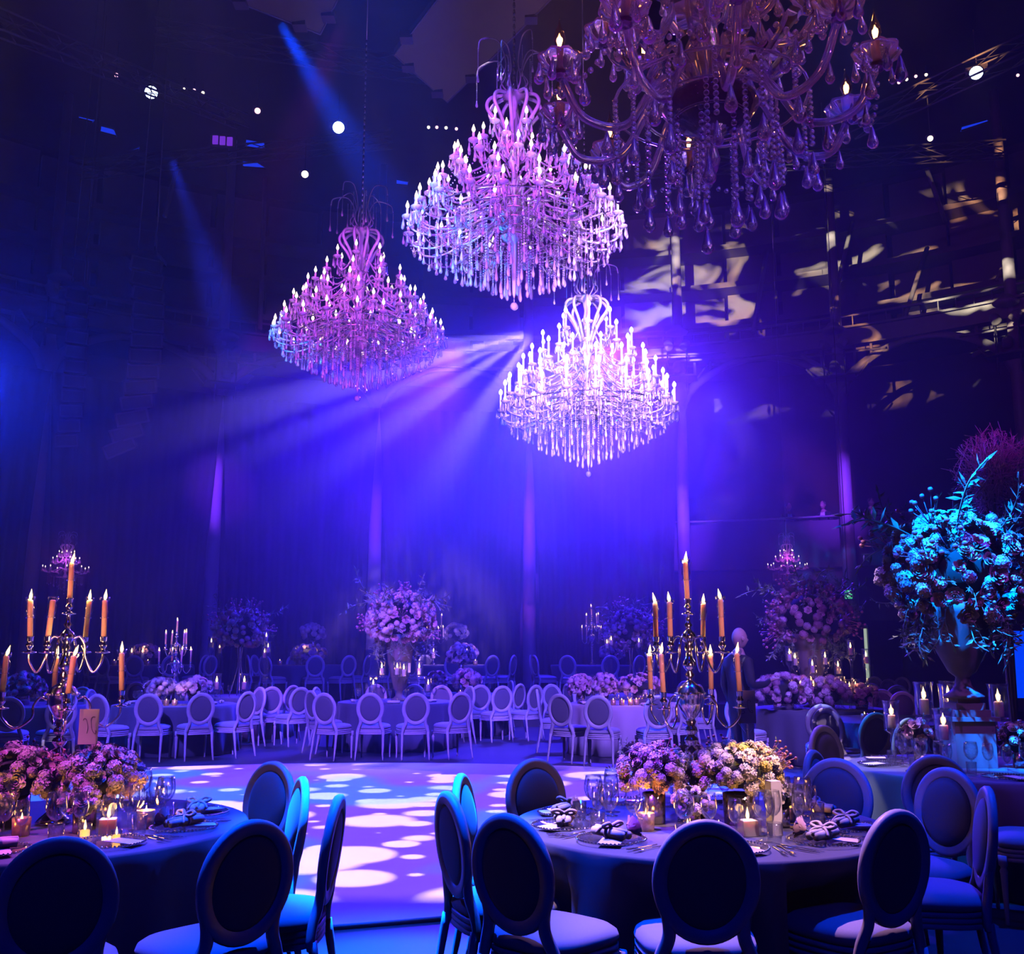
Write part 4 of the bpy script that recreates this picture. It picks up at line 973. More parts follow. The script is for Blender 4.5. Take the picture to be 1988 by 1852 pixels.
# ------------------------------------------------------------------ chandeliers
def drop_prof(s): return [(.0004 * s, .10 * s), (.006 * s, .085 * s), (.012 * s, .055 * s), (.019 * s, .028 * s), (.018 * s, .014 * s), (.010 * s, .003 * s), (.0004 * s, 0)]
_b = MB()
for i in range(14): _b.ball((0, 0, -.012 - i * .0205), .0085, 5, 3)
_b.lathe([(r, z - .385) for r, z in reversed(drop_prof(1.0))], 6, None, False)
STRAND = _b.mesh('bead_strand', M['crystal'])
_b = MB()
for i in range(5):
    a = 2 * PI * i / 5; _b.tube([(.055 * math.cos(a), .055 * math.sin(a), -.01), (.055 * math.cos(a), .055 * math.sin(a), -.03)], .003, 3)
    _b.lathe([(r, z - .13) for r, z in reversed(drop_prof(1.0))], 5, T(.055 * math.cos(a), .055 * math.sin(a), 0), False)
PEND = _b.mesh('crystal_pendants', M['crystal'])
SLEEVE = MB().lathe([(.013, 0), (.013, .10), (.009, .105)], 8).mesh('candle_sleeve', M['sleeve'])
BULB = MB().lathe([(.005, 0), (.015, .018), (.016, .03), (.009, .05), (.0005, .075)], 8, None, False).mesh('bulb', M['bulb'])
BULBH = MB().lathe([(.008, 0), (.019, .018), (.020, .03), (.012, .05), (.0005, .065)], 8, None, False).mesh('bulb', M['bulb_hot'])
TIERS = ((.34, -.46, 6), (.62, -.78, 10), (.78, -1.0, 13), (.92, -1.18, 15), (1.06, -1.38, 18), (1.16, -1.56, 20), (.72, -1.58, 10))
ARMS = {}
def arm_mesh(R, k=1.0):
    if (R, k) not in ARMS:
        mb = MB(); mb.tube(bez([(.09, 0, -.02), (.22 * R + .05, 0, .07), (.45 * R, 0, -.05), (.72 * R, 0, -.17), (.93 * R, 0, -.15), (R, 0, -.03)], 5), .012, 5)
        mb.lathe([(.006, -.03), (.03, -.025), (.058, -.004), (.062, .008), (.05, .004), (.015, .0)], 12, T(R, 0, 0))
        mb.lathe([(.01, -.14), (.022, -.11), (.006, -.07), (.006, -.03)], 6, T(R * .8, 0, -.06))
        ARMS[(R, k)] = mb.mesh('arm', M['arm_glass'])
    return ARMS[(R, k)]
SWAG = {}
def swag_mesh(R, n):
    if (R, n) not in SWAG:
        mb = MB(); a1 = 2 * PI / n; p0, p1 = Vector((R, 0, -.03)), Vector((R * math.cos(a1), R * math.sin(a1), -.03))
        for i in range(13):
            t = i / 12; p = p0.lerp(p1, t); p.z -= .13 * 4 * t * (1 - t); mb.ball(p, .0085, 5, 3)
        SWAG[(R, n)] = mb.mesh('bead_swag', M['crystal'])
    return SWAG[(R, n)]
def chandelier(px, py_top, Y, half_px, label, hot=False, tiers=TIERS, rings=((1.02, 40), (.84, 34), (.66, 28), (.48, 22), (.31, 14), (.15, 8)), cap=None, lights=(), rise=3.0):
    p = at_y(px, py_top, Y); depth = (p - Vector((0, 0, H))).dot(Vector((0, cp, sp)))
    k = half_px / F * depth / 1.22; rnd = random.Random(int(px))
    r = root('chandelier', p, rnd.uniform(0, 1), label, 'chandelier'); r.scale = (k, k, k)
    mb = MB().lathe([(.03, .02), (.13, .0), (.13, -.04), (.05, -.07), (.03, -.2), (.06, -.35), (.035, -.45), (.03, -.7), (.075, -.8), (.03, -.9), (.035, -1.2), (.10, -1.35), (.05, -1.45), (.12, -1.6), (.16, -1.68), (.04, -1.74), (.02, -2.3), (.0, -2.36)], 16)
    obj('centre_column', mb, M['arm_glass'], r)
    for i in range(10):
        a = 2 * PI * i / 10; c, s = math.cos(a), math.sin(a)
        mb = MB().tube(bez([(.11 * c, .11 * s, -.01), (.26 * c, .26 * s, -.06), (.30 * c, .30 * s, -.18), (.18 * c, .18 * s, -.36), (.07 * c, .07 * s, -.62)], 5), .022, 6); obj('crown_arm', mb, M['arm_glass'], r)
    for i in range(8):
        a = 2 * PI * i / 8 + .3; c, s = math.cos(a), math.sin(a); q = .75 if i % 2 else 1.0
        mb = MB().tube(bez([(.06 * c, .06 * s, 0), (.16 * c, .16 * s, .12), (.10 * c, .10 * s, .35 * q), (.20 * c, .20 * s, .60 * q), (.40 * c, .40 * s, .56 * q), (.44 * c, .44 * s, .42 * q)], 5), .010, 5); obj('crown_scroll', mb, M['arm_glass'], r)
        o = link('bead_strand', STRAND, r, (.44 * c, .44 * s, .42 * q)); o = link('bead_strand', STRAND, r, (.2 * c, .2 * s, .5 * q))
    mb = MB()
    rise = (roof_z(p) - p.z) / k
    for i in range(int(3.0 / .09)): mb.ball((0, 0, .02 + i * .09), .018, 6, 4, 2.4)
    mb.tube([(0, 0, 2.9), (0, 0, rise - .02)], .012, 4)
    obj('hanging_chain', mb, M['silver'], r)
    for ti, (R, z, n) in enumerate(tiers):
        am, sm = arm_mesh(R), swag_mesh(R, n); ph = rnd.uniform(0, 6.28)
        for i in range(n):
            a = ph + 2 * PI * i / n + rnd.uniform(-.03, .03); zz = z + rnd.uniform(-.025, .025)
            o = link('arm', am, r, (0, 0, zz), (0, 0, a)); ls = 1.9 if hot else .8
            sl = link('candle_sleeve', SLEEVE, o, (R, 0, .005), None, (1, 1, ls)); 
            b_ = link('bulb', BULBH if hot else BULB, o, (R, 0, .11 * ls), None, 1.25)
            link('crystal_pendants', PEND, o, (R, 0, 0), (0, 0, rnd.uniform(0, 6)), (1, 1, rnd.uniform(.9, 1.3)))['kind'] = 'stuff'
            link('bead_swag', sm, r, (0, 0, zz), (0, 0, a))['kind'] = 'stuff'
    for R, n in rings:
        zt = -1.56 - .12 * (1.02 - R); zb = -1.84 - .52 * (1 - (R / 1.1) ** 1.25)
        mb = MB().tube([(R * math.cos(2 * PI * i / 40), R * math.sin(2 * PI * i / 40), zt) for i in range(40)], .010, 4, closed=True); obj('basket_ring', mb, M['silver'], r)
        for i in range(n):
            a = 2 * PI * i / n + R; ln = (zt - zb) * rnd.uniform(.92, 1.05)
            link('bead_strand', STRAND, r, (R * math.cos(a), R * math.sin(a), zt), (0, 0, rnd.uniform(0, 6)), (1.15, 1.15, ln / .385))
    mb = MB(); mb.ball((0, 0, -2.44), .045, 10, 7); mb.tube([(0, 0, -2.36), (0, 0, -2.40)], .006, 4); obj('crystal_ball', mb, M['crystal'], r)
    for z, R, col, pw in lights:
        for i in range(3):
            a = i * 2.1 + .5; q = p + Vector((R * math.cos(a), R * math.sin(a), z)) * k; point('chandelier_glow', q, col, pw, .12)
    return r
chandelier(702, 447, 13.8, 168, 'large tiered crystal chandelier at left, glowing pink purple', lights=((-.9, .55, (.8, .06, .7), 4), (-1.45, .8, (.8, .06, .75), 4)))
chandelier(998, 185, 10.8, 214, 'large tiered crystal chandelier hanging behind the near chandelier, cyan on one side', lights=((-.9, .55, (.75, .06, .8), 4), (-1.45, .8, (.6, .06, .9), 4)))
chandelier(1138, 578, 13.2, 174, 'brightest lowest crystal chandelier with tall white candle bulbs', hot=True, lights=((-.9, .55, (.55, .28, 1), 12), (-1.5, .8, (.5, .25, 1.0), 12)))
SMALL = ((.36, -.50, 5), (.62, -.80, 6), (1.05, -1.25, 9))
chandelier(131, 1056, 22.5, 48, 'small crystal chandelier far left, above the candelabra', tiers=SMALL, rings=((.8, 16), (.5, 10), (.25, 6)), lights=((-.8, .3, (.6, .08, .8), 4),), rise=5)
chandelier(1527, 1056, 22.5, 43, 'small crystal chandelier at right, over the dark flower urn', tiers=SMALL, rings=((.8, 16), (.5, 10), (.25, 6)), lights=((-.8, .3, (.6, .06, .6), 4),), rise=5)

# the near chandelier: fat glass arms, cups, real bulbs, single drops
DROP = MB().lathe(list(reversed(drop_prof(1.0))), 8, T(0, 0, -.11), False).mesh('crystal_drop', M['crystal_near'])
DROPL = MB().lathe([(r * 1.35, z * 1.15 - .125) for r, z in reversed(drop_prof(1.0))], 10, None, False).mesh('crystal_drop', M['crystal_near'])
_b = MB()
for i in range(11): _b.ball((0, 0, -.014 - i * .029), .0125, 8, 5)
NSTR = _b.mesh('bead_strand', M['crystal_near'])
def near_chandelier(px, py, Y):
    p = at_y(px, py, Y); r = root('chandelier', p, .22, 'near crystal chandelier with candle bulbs, cut off by the top edge', 'chandelier'); rnd = random.Random(4)
    mb = MB().lathe([(.0, -.34), (.02, -.33), (.035, -.28), (.02, -.22), (.03, -.18), (.16, -.10), (.20, -.05), (.19, -.02), (.05, 0), (.04, .1), (.075, .18), (.05, .26), (.035, .4), (.08, .5), (.05, .6), (.04, 1.2), (.02, 1.3), (.012, roof_z(p) - p.z - .02)], 20); obj('centre_column', mb, M['arm_near'], r)
    mb = MB().lathe([(.03, -.035), (.12, -.03), (.13, 0), (.12, .03), (.03, .035)], 20); obj('hub_cap', mb, M['black'], r)
    cup = MB()
    rings_ = []
    for rad, z in ((.012, -.012), (.045, -.012), (.078, .008), (.090, .04), (.082, .055), (.074, .04), (.04, .008), (.012, .004)):
        rings_.append([(rad * (1 + .10 * math.cos(8 * 2 * PI * i / 32)) * math.cos(2 * PI * i / 32), rad * (1 + .10 * math.cos(8 * 2 * PI * i / 32)) * math.sin(2 * PI * i / 32), z) for i in range(32)])
    cup.loft(rings_, True); cup = cup.mesh('crystal_cup', M['crystal_near'])
    sock = MB().lathe([(.026, -.005), (.022, .0), (.018, .01), (.018, .085), (.014, .09)], 12).mesh('socket', M['socket'])
    bulb = MB().lathe([(.011, 0), (.014, .01), (.024, .035), (.025, .05), (.017, .08), (.006, .11), (.0015, .135), (.0006, .145)], 14, None, False).mesh('bulb_glass', M['bulbglass'])
    fil = MB().lathe([(.002, .012), (.008, .03), (.0085, .045), (.004, .062), (.0005, .072)], 8, None, False).mesh('filament', M['filament'])
    for R, z, n, dip, ph in ((.66, .02, 10, .20, .05), (.44, .34, 8, .13, .3), (.24, .62, 6, .1, 0)):
        am = MB(); am.tube(bez([(.10, 0, z * .9 - .02), (.17, 0, z + .05), (.30 * R + .06, 0, z - .02), (.58 * R, 0, z - dip), (.85 * R, 0, z - dip * .95), (R, 0, z - .02)], 7), .0165, 8)
        am.lathe([(.02, -.02), (.03, -.01), (.012, .0)], 10, T(R, 0, z - .02)); am = am.mesh('arm', M['arm_near'])
        for i in range(n):
            a = ph + 2 * PI * i / n; o = link('arm', am, r, None, (0, 0, a))
            link('crystal_cup', cup, o, (R, 0, z), (0, 0, rnd.uniform(0, 1))); link('socket', sock, o, (R, 0, z)); link('bulb_glass', bulb, o, (R, 0, z + .088)); link('filament', fil, o, (R, 0, z + .088))
            for j in range(6):
                b = j * PI / 3 + rnd.uniform(-.2, .2); q = (R + .085 * math.cos(b), .085 * math.sin(b), z + .02)
                link('crystal_drop', DROP if j % 2 else DROPL, o, q, (rnd.uniform(-.08, .08), rnd.uniform(-.08, .08), 0), rnd.uniform(.75, 1.05))
            link('crystal_drop', DROPL, o, (R * .70, 0, z - dip - .02), None, 1.0); link('crystal_drop', DROP, o, (R * .92, 0, z - dip * .8), None, .9)
    for R, z0, n, ln in ((.40, -.02, 14, .26), (.27, -.06, 11, .32), (.15, -.10, 7, .36)):
        mb = MB().tube([(R * math.cos(2 * PI * i / 32), R * math.sin(2 * PI * i / 32), z0) for i in range(32)], .007, 5, closed=True); obj('basket_ring', mb, M['arm_near'], r)
        for i in range(n):
            a = 2 * PI * i / n + R * 3; k = ln / .32 * rnd.uniform(.85, 1.1); o = link('bead_strand', NSTR, r, (R * math.cos(a), R * math.sin(a), z0), None, (1, 1, k))
            q = link('crystal_drop', DROPL, r, (R * math.cos(a), R * math.sin(a), z0 - .33 * k), None, rnd.uniform(.85, 1.1))
    for i in range(10):
        a = 2 * PI * i / 10 + .3; c, s = math.cos(a), math.sin(a)
        mb = MB().tube(bez([(.05 * c, .05 * s, .02), (.18 * c, .18 * s, .18), (.26 * c, .26 * s, .10), (.34 * c, .34 * s, .22), (.30 * c, .30 * s, .34)], 5), [.020 - .0006 * j for j in range(21)], 7); obj('glass_scroll', mb, M['arm_near'], r)
        mb = MB(); petal(mb, (.22 * c, .22 * s, .05), (.5 * c, .5 * s, .85), (c, s, 0), .20, .11, .10); obj('glass_leaf', mb, M['crystal_near'], r)
    for i in range(10):
        a = .05 + 2 * PI * (i + .5) / 10
        for j in range(-4, 5):
            b = a + j * .055; link('bead', NBALL, r, (.66 * math.cos(b), .66 * math.sin(b), -.02 - .10 * (1 - (j / 4.5) ** 2)))
        link('crystal_drop', DROPL, r, (.66 * math.cos(a), .66 * math.sin(a), -.13), None, .9)
    for i in range(10): point('bulb_glow', p + Vector((.66 * math.cos(i * PI / 5 + .27), .66 * math.sin(i * PI / 5 + .27), .17)), (1, .36, .08), 1.5, .012)
    for i in range(8): point('bulb_glow', p + Vector((.44 * math.cos(i * PI / 4 + .52), .44 * math.sin(i * PI / 4 + .52), .50)), (1, .36, .08), 1.5, .012)
    return r
NBALL = MB().ball((0, 0, 0), .0115, 7, 5).mesh('bead', M['crystal_near'])
near_chandelier(1378, 190, 3.9)

# ------------------------------------------------------------------ tables of the room
table('left', 103, 1602, 0, 'round table under a dark blue floor-length cloth, near left, below the tilted candelabra')
table('right', 1358, 1598, 0, 'round table under a dark blue floor-length cloth, near, with two big hydrangea domes')
table('urn', 1900, 1489, 0, 'round table under a dark cloth at right carrying the cyan-lit flower urn')
table('mid_left', 340, 1364, 0, 'round table behind the dance floor at left with pale flower domes', dist=16.5)
table('far_left', 55, 1366, 0, 'round table at the far left behind the near candelabra', dist=16.3)
table('mid', 768, 1360, 0, 'round table behind the dance floor in the middle with rose urn', dist=17.3)
table('mid_right', 1215, 1368, 0, 'paler grey-clothed round table behind the dance floor, left of near candelabra', mt='cloth_grey', dist=16.6)
table('mid_back', 892, 1338, 0, 'round table behind and right of the rose urn table', dist=20.0)
table('ball', 462, 1350, 0, 'round table carrying the flower ball on a thin stand', dist=19.2)
table('dark_ball', 1228, 1345, 0, 'round table behind the grey-clothed one with a dark flower ball', dist=19.7)
table('dark_urn', 1590, 1368, 0, 'round table at right under the dark flower urn and many candles', dist=15.4)
table('back_right', 1748, 1385, 0, 'round table half hidden behind the cyan-lit urn', dist=12.9)
table('riser_left', 292, 1293, .5, 'table on the raised back platform, left of flower ball', dist=23.5)
table('riser_mid', 602, 1293, .5, 'table on the raised back platform, between flower ball and rose urn', dist=23.5)
table('riser_right', 878, 1293, .5, 'table on the raised back platform, right of rose urn', dist=23.5)
table('riser_far', 1150, 1295, .5, 'table on the raised back platform with slim candelabra, right of the gap', dist=23.5)

# ------------------------------------------------------------------ chairs
NEAR = [
    ('left', 118, 1625, 'oval-back chair seen from behind, cut by the left bottom corner', None),
    ('left', 491, 1592, 'oval-back chair turned partly away at right front of left table, dark back', None),
    ('left', 660, 1543, 'oval-back chair seen edge-on beside the dance floor, right of left table', -1.58),
    ('left', 590, 1508, 'bright blue-lit oval-back chair facing left beside the dance floor', 4.35),
    ('left', 386, 1490, 'blue-lit oval-back chair facing camera behind the left table', 3.75),
    ('right', 1370, 1592, 'oval-back chair seen squarely from behind in front of right table', 0.0),
    ('right', 985, 1580, 'oval-back chair at left front of right table, lilac-lit seat', None),
    ('right', 1742, 1572, 'oval-back chair at right front of right table, blue-lit seat', None),
    ('right', 868, 1537, 'oval-back chair standing nearly edge-on at left of right table', None),
    ('right', 893, 1502, 'oval-back chair behind the edge-on one at left of right table', 1.75),
    ('right', 1092, 1479, 'oval-back chair facing camera at back left of right table, white rim', 2.6),
    ('right', 1622, 1472, 'blue-lit oval-back chair facing camera at back right of right table', 3.6),
    ('right', 1840, 1490, 'blue-lit oval-back chair turned left at right of right table', 4.15),
    ('right', 1918, 1527, 'oval-back chair seen edge-on at far right of right table, bright rim', None),
    ('urn', 1815, 1466, 'oval-back chair from behind in front of the urn table', 0.1),
    ('urn', 1576, 1456, 'oval-back chair with lilac rim at left of urn table', 2.2),
    ('urn', 1596, 1408, 'oval-back chair with cyan left rim at back left of urn table', 2.55),
]
used = 0
for tb, px, py, lb, yaw in NEAR:
    chair_at(px, py, tb, lb, 'oval-back chairs at the near tables', yaw, fixed=True)
chair_at(1640, 1366, 'back_right', 'oval-back chair with black-looking back between dark flower urn and cyan-lit urn', 'oval-back chairs behind the near tables', .35, rmin=0)
chair_at(1700, 1383, 'back_right', 'pale-rimmed oval-back chair behind the small hurricane candle of urn table', 'oval-back chairs behind the near tables', -.35, rmin=0)
chair_at(1765, 1394, 'back_right', 'pale-rimmed oval-back chair behind the tall hurricane candle of urn table', 'oval-back chairs behind the near tables', -.5, rmin=0)
chair_at(1603, 1374, 'dark_urn', 'oval-back chair with lilac edge against the dark flowers', 'oval-back chairs behind the near tables', .9, rmin=0)
chair_at(1712, 1338, 'back_right', 'oval-back chair top showing right of the votives', 'oval-back chairs behind the near tables', -2.6, rmin=1.0)
ROWS = {
    'mid_left': ('pale flower dome table', 'floor', [(210, 1347, None), (290, 1345, None), (385, 1343, None), (463, 1343, None), (512, 1333, None), (182, 1338, None), (265, 1324, None), (432, 1325, None)]),
    'far_left': ('far left table', 'floor', [(22, 1353, None), (118, 1352, None), (70, 1332, None), (130, 1335, None), (-40, 1345, None)]),
    'mid': ('rose urn table', 'floor', [(722, 1345, None), (806, 1345, None), (640, 1345, None), (603, 1340, None), (884, 1344, None), (672, 1334, None), (850, 1333, None), (740, 1328, None), (800, 1328, None)]),
    'mid_right': ('grey-clothed table', 'floor', [(1160, 1350, None), (1085, 1347, None), (1278, 1350, None), (1340, 1345, None), (1062, 1338, None), (1070, 1328, None), (1132, 1330, None), (1370, 1338, None)]),
    'mid_back': ('table behind the rose urn', 'floor', [(928, 1328, None), (958, 1326, None), (860, 1330, None), (985, 1330, None), (1010, 1330, None), (975, 1322, 4.4)]),
    'ball': ('flower ball table', 'floor', [(527, 1333, None), (548, 1330, None), (412, 1325, None), (583, 1334, None), (395, 1330, None)]),
    'dark_ball': ('dark flower ball table', 'floor', [(1195, 1326, None), (1290, 1327, None), (1330, 1322, None), (1130, 1322, None)]),
    'dark_urn': ('dark flower urn table', 'floor', [(1490, 1340, None), (1535, 1325, None), (1690, 1326, None), (1500, 1328, None), (1432, 1352, .6)]),
    'back_right': ('table behind the cyan-lit urn', 'floor', [(1700, 1313, 3.6), (1725, 1318, 3.4), (1748, 1314, 3.9), (1742, 1330, None), (1752, 1342, None)]),
}
pos_words = ordsx = ords
for key, (desc, where, lst) in ROWS.items():
    lst = sorted(lst); n = len(lst)
    for i, (px, py, yaw) in enumerate(lst):
        chair_at(px, py, key, 'oval-back chair at the %s, %s from left of its ring' % (desc, ords[i]), 'oval-back chairs round the tables behind the dance floor', yaw, rmin=1.36 if yaw is None else 0)
RISER = {'riser_left': ('left platform table', [(205, 21.4), (238, 21.2), (265, 20.9), (330, 20.9), (372, 21.6), (405, 21.2)]), 'riser_mid': ('middle platform table', [(545, 21.2), (610, 20.95), (682, 21.1), (690, 21.6), (735, 21.6), (505, 21.5), (515, 22.3), (578, 23.0)]),
         'riser_right': ('right platform table', [(808, 21.0), (880, 20.95), (945, 21.2), (965, 21.6), (978, 22.0), (835, 23)]), 'riser_far': ('far platform table', [(1062, 22.2), (1078, 21.7), (1112, 21.0), (1180, 20.9), (1215, 21.2), (1240, 21.8)])}
for key, (desc, lst) in RISER.items():
    for i, (px, y) in enumerate(lst):
        chair_at(px, 1276, key, 'dim violet oval-back chair at the %s, %s from left' % (desc, ords[i]), 'oval-back chairs on the raised back platform', None, .5, y + 1.5, 1.30)

p = at_z(1998, 1612, .52); PLACED.append([p.x, p.y, 1.25, 0.0, 'urn', False, True, 'oval-back chair cut by the right edge, only its blue seat showing', 'oval-back chairs at the near tables'])
finish_chairs()
build_cloths()
# ------------------------------------------------------------------ on the near left table
rnd = random.Random(21)
def on(tb, px, py=None, back=0.0):
    z = TABLES[tb][2]; p = at_z(px, py, z + .001); t = TABLES[tb]; d = Vector((p.x - t[0], p.y - t[1], 0))
    if d.length > t[3] - .12: d = d.normalized() * (t[3] - .12)
    return Vector((t[0] + d.x, t[1] + d.y, z + .001))
def on_old(tb, px, py=None, back=0.0):
    # a spot on a table top under a pixel of the photograph
    z = TABLES[tb][2]; p = at_z(px, py, z + .001); return p
TL = TABLES['left']; TR = TABLES['right']; TU = TABLES['urn']
def rel(tb, dx, dy): t = TABLES[tb]; return Vector((t[0] + dx, t[1] + dy, t[2] + .001))
candelabra(rel('left', -.02, .05), 0.42, 'tall silver candelabra on the near left table, one candle unlit', lit={2}, upper=(2.83, 4.2, 1.05, -.29), lower=(4.78, -.10, 1.72, 3.05), tilt=.07, light=1.1, lowR=.285)
candelabra(rel('right', -.02, .05), -0.18, 'tall silver candelabra on the near right table, nine candles burning', upper=(2.79, 4.2, 1.15, -.38), lower=(2.55, 4.17, 1.12, -.12), tilt=.04, light=1.1)
MIX = ['hyd', 'hyd', 'hyd_m', 'rose', 'carn', 'baby', 'hyd_m', 'rose_pale', 'baby']
low_arrangement(rel('left', -.20, -.02), .22, .14, 70, MIX, .085, 'wide dome of pink hydrangeas and roses left of the left candelabra stem', 31, .15, 16, zc=.23)
low_arrangement(rel('left', .22, .02), .19, .14, 62, MIX, .085, 'dome of pink hydrangeas and roses right of the left candelabra stem', 32, .15, 16, zc=.235)
low_arrangement(rel('left', .22, -.22), .085, .065, 16, ['rose_pale', 'carn', 'baby'], .06, 'small low vase of pale blossoms before the left dome', 33, .10, 2)
low_arrangement(rel('left', -.21, -.26), .085, .065, 16, ['carn', 'rose_pale', 'hyd'], .06, 'small low vase of blossoms at the far left of near left table', 34, .10, 2)
table_card(rel('left', .17, -.06), [[(.2, .68), (.26, .735), (.37, .70), (.45, .55), (.47, .45), (.43, .31)], [(.81, .77), (.69, .78), (.61, .71), (.63, .58), (.67, .45), (.75, .35), (.86, .30), (.90, .36), (.84, .39)]], 'mauve number card on clear stand, near left table', 1.12, .12, .40)
for i, (dx, dy, g, s, lb) in enumerate(((-.14, -.40, True, 1.35, 'glowing gold mosaic votive at left edge before the flowers'), (.50, -.10, True, 1.25, 'glowing gold mosaic votive beside the wine glasses, near left table'), (.30, -.34, False, .9, 'clear tealight glass before the small vase, near left table'), (.48, -.42, False, .7, 'tiny tealight on the rim of near left table'), (-.02, -.30, True, 1.2, 'gold votive in shadow under the left dome'))):
    votive(rel('left', dx, dy), lb, g, s)
def candle_box(loc, label):
    r = root('square_candle', loc, .2, label, 'candle'); mb = MB(); mb.box((0, 0, .035), (.075, .075, .07)); obj('wax_block', mb, M['pillar'], r)
    mb = MB()
    for s in (-1, 1):
        mb2 = MB(); mb2.box((s * .047, 0, .07), (.004, .098, .14)); obj('glass_side', mb2, M['glass'], r); mb2 = MB(); mb2.box((0, s * .047, .07), (.098, .004, .14)); obj('glass_side', mb2, M['glass'], r)
    f = link('flame', FLAME, r, (0, 0, .072)); point('candle_light', Vector(loc) + Vector((0, 0, .11)), (1, .5, .16), .5, .02)
candle_box(rel('left', .37, -.24), 'square glass candle burning low before the left dome')
point('votive_light', rel('left', -.14, -.40) + Vector((0, 0, .10)), (1, .36, .06), 2.2, .03); point('votive_light', rel('left', .50, -.10) + Vector((0, 0, .10)), (1, .36, .06), 2.2, .03)
LN = 'near left table'
place_setting('left', -.18, LN, 'the right seat', rnd); place_setting('left', .48, LN, 'the back right seat', rnd, True, False)
place_setting('left', -.82, LN, 'the front right seat', rnd, False, False); place_setting('left', -1.5, LN, 'the front seat', rnd, True, True)
place_setting('left', 1.35, LN, 'the back seat', rnd, False, False, True, False)
# ------------------------------------------------------------------ near right table
low_arrangement(rel('right', -.23, 0), .165, .13, 60, ['hyd', 'hyd_m', 'hyd_m', 'rose', 'carn_p', 'baby'], .08, 'violet-lit dome of hydrangeas left of the right candelabra stem', 41, .15, 16, zc=.25)
low_arrangement(rel('right', .20, -.02), .225, .13, 76, ['hyd', 'hyd', 'gold', 'gold', 'rose_pale', 'baby', 'baby'], .08, 'dome of white and yellow hydrangeas, right of the right candelabra stem', 42, .15, 16, zc=.255)
low_arrangement(rel('right', 0.02, .26), .17, .11, 40, ['rose', 'hyd_m', 'carn_p'], .08, 'pink dome of flowers behind the right candelabra stem', 43, .15, 10, zc=.24)
low_arrangement(rel('right', -.07, -.26), .085, .065, 16, ['rose_pale', 'baby', 'hyd_m'], .06, 'small vase of blossoms before the right candelabra', 44, .10, 2)
low_arrangement(rel('right', .40, -.12), .085, .065, 16, ['rose_pale', 'baby', 'hyd'], .06, 'small vase of blossoms right of the yellow hydrangeas', 45, .10, 2)
table_card(rel('right', .295, .14), [[(.16, .72), (.25, .65), (.30, .52), (.14, .54), (.07, .47), (.07, .40), (.14, .315), (.25, .29), (.36, .33), (.31, .39), (.22, .37)], [(.73, .64), (.70, .69), (.59, .71), (.53, .65), (.55, .52), (.61, .41), (.70, .34), (.83, .33), (.81, .39), (.73, .39)]], 'pink number card on clear stand, near right table', 1.1, -.05, .485)
candle_box(rel('right', .17, -.34), 'square glass candle behind the middle chair, near right table')
for dx, dy, g, s, lb in ((-.30, -.22, True, 1.2, 'gold votive below the violet hydrangeas'), (.02, -.40, False, .9, 'clear tealight glass behind the middle chair'), (.46, .02, True, 1.1, 'gold votive right of the yellow hydrangeas'), (-.12, -.36, False, .9, 'clear tealight glass left of the square candle')):
    votive(rel('right', dx, dy), lb, g, s)
mbx = MB(); mbx.box((0, 0, .125), (.055, .055, .25)); o = obj('menu_stand', mbx, M['card'], None, rel('right', .30, -.33), (0, 0, .3)); tag(o, 'upright pale card holder before the small right vase', 'card holder')
point('votive_light', rel('right', -.30, -.22) + Vector((0, 0, .10)), (1, .36, .06), 1.8, .03); point('votive_light', rel('right', .46, .02) + Vector((0, 0, .10)), (1, .36, .06), 1.8, .03)
RN = 'near right table'
for ang, seat, nk, ro in ((-2.35, 'the front left seat', True, True), (-2.95, 'the left seat', True, False), (2.75, 'the back left seat', True, True), (-1.55, 'the front middle seat', False, False), (-.85, 'the front right seat', True, True), (-.28, 'the right seat', True, False), (.35, 'the back right seat', True, True), (1.2, 'the far right seat', False, False), (2.0, 'the far left seat', False, False)):
    place_setting('right', ang, RN, seat, rnd, nk, ro, True, abs(ang) < 3 and ang < .6)
# ------------------------------------------------------------------ urn table at right
urn_arrangement(rel('urn', -.05, .05), 1.46, .53, 210, ['rose', 'rose_pale', 'hyd', 'carn', 'baby', 'rose', 'hyd_m', 'baby'], .125, 'big ball of roses in a dark urn on stepped plinth, cyan lit', 51, True, 44, 14)
for px, py, hs, s, lb, lt in ((1782, 1462, 1.35, 1.50, 'tall hurricane candle left of the urn plinth', 1.0), (1851, 1478, 1.35, 1.50, 'tall hurricane candle before the urn plinth', 1.0), (1736, 1478, 1.30, 1.20, 'short hurricane candle at far left of urn table', .7), (1838, 1500, 1.1, 1.25, 'short hurricane candle before the tall ones', .7), (1968, 1462, 1.3, 1.5, 'tall hurricane candle right of the urn plinth', 1.0), (1822, 1455, 1.9, 1.25, 'hurricane candle half hidden between tall ones', 0)):
    hurricane(on('urn', px, py), hs, s, lb, None, lt)
low_arrangement(rel('urn', .28, -.05), .12, .14, 20, ['rose_pale', 'baby', 'carn'], .08, 'small spray of pale blossom right of the plinth', 55, .12, 10)
low_arrangement(rel('urn', -.33, .30), .10, .10, 12, ['rose', 'baby'], .08, 'small posy behind the tall hurricane candle', 56, .16, 4)
UN = 'the urn table'
for ang, seat, nk, ro in ((-2.45, 'the front left seat', True, True), (3.0, 'the left seat', False, False), (-1.75, 'the front seat', False, False), (-1.05, 'the front right seat', True, True), (2.4, 'the back left seat', False, False)):
    place_setting('urn', ang, UN, seat, rnd, nk, ro, True, False)
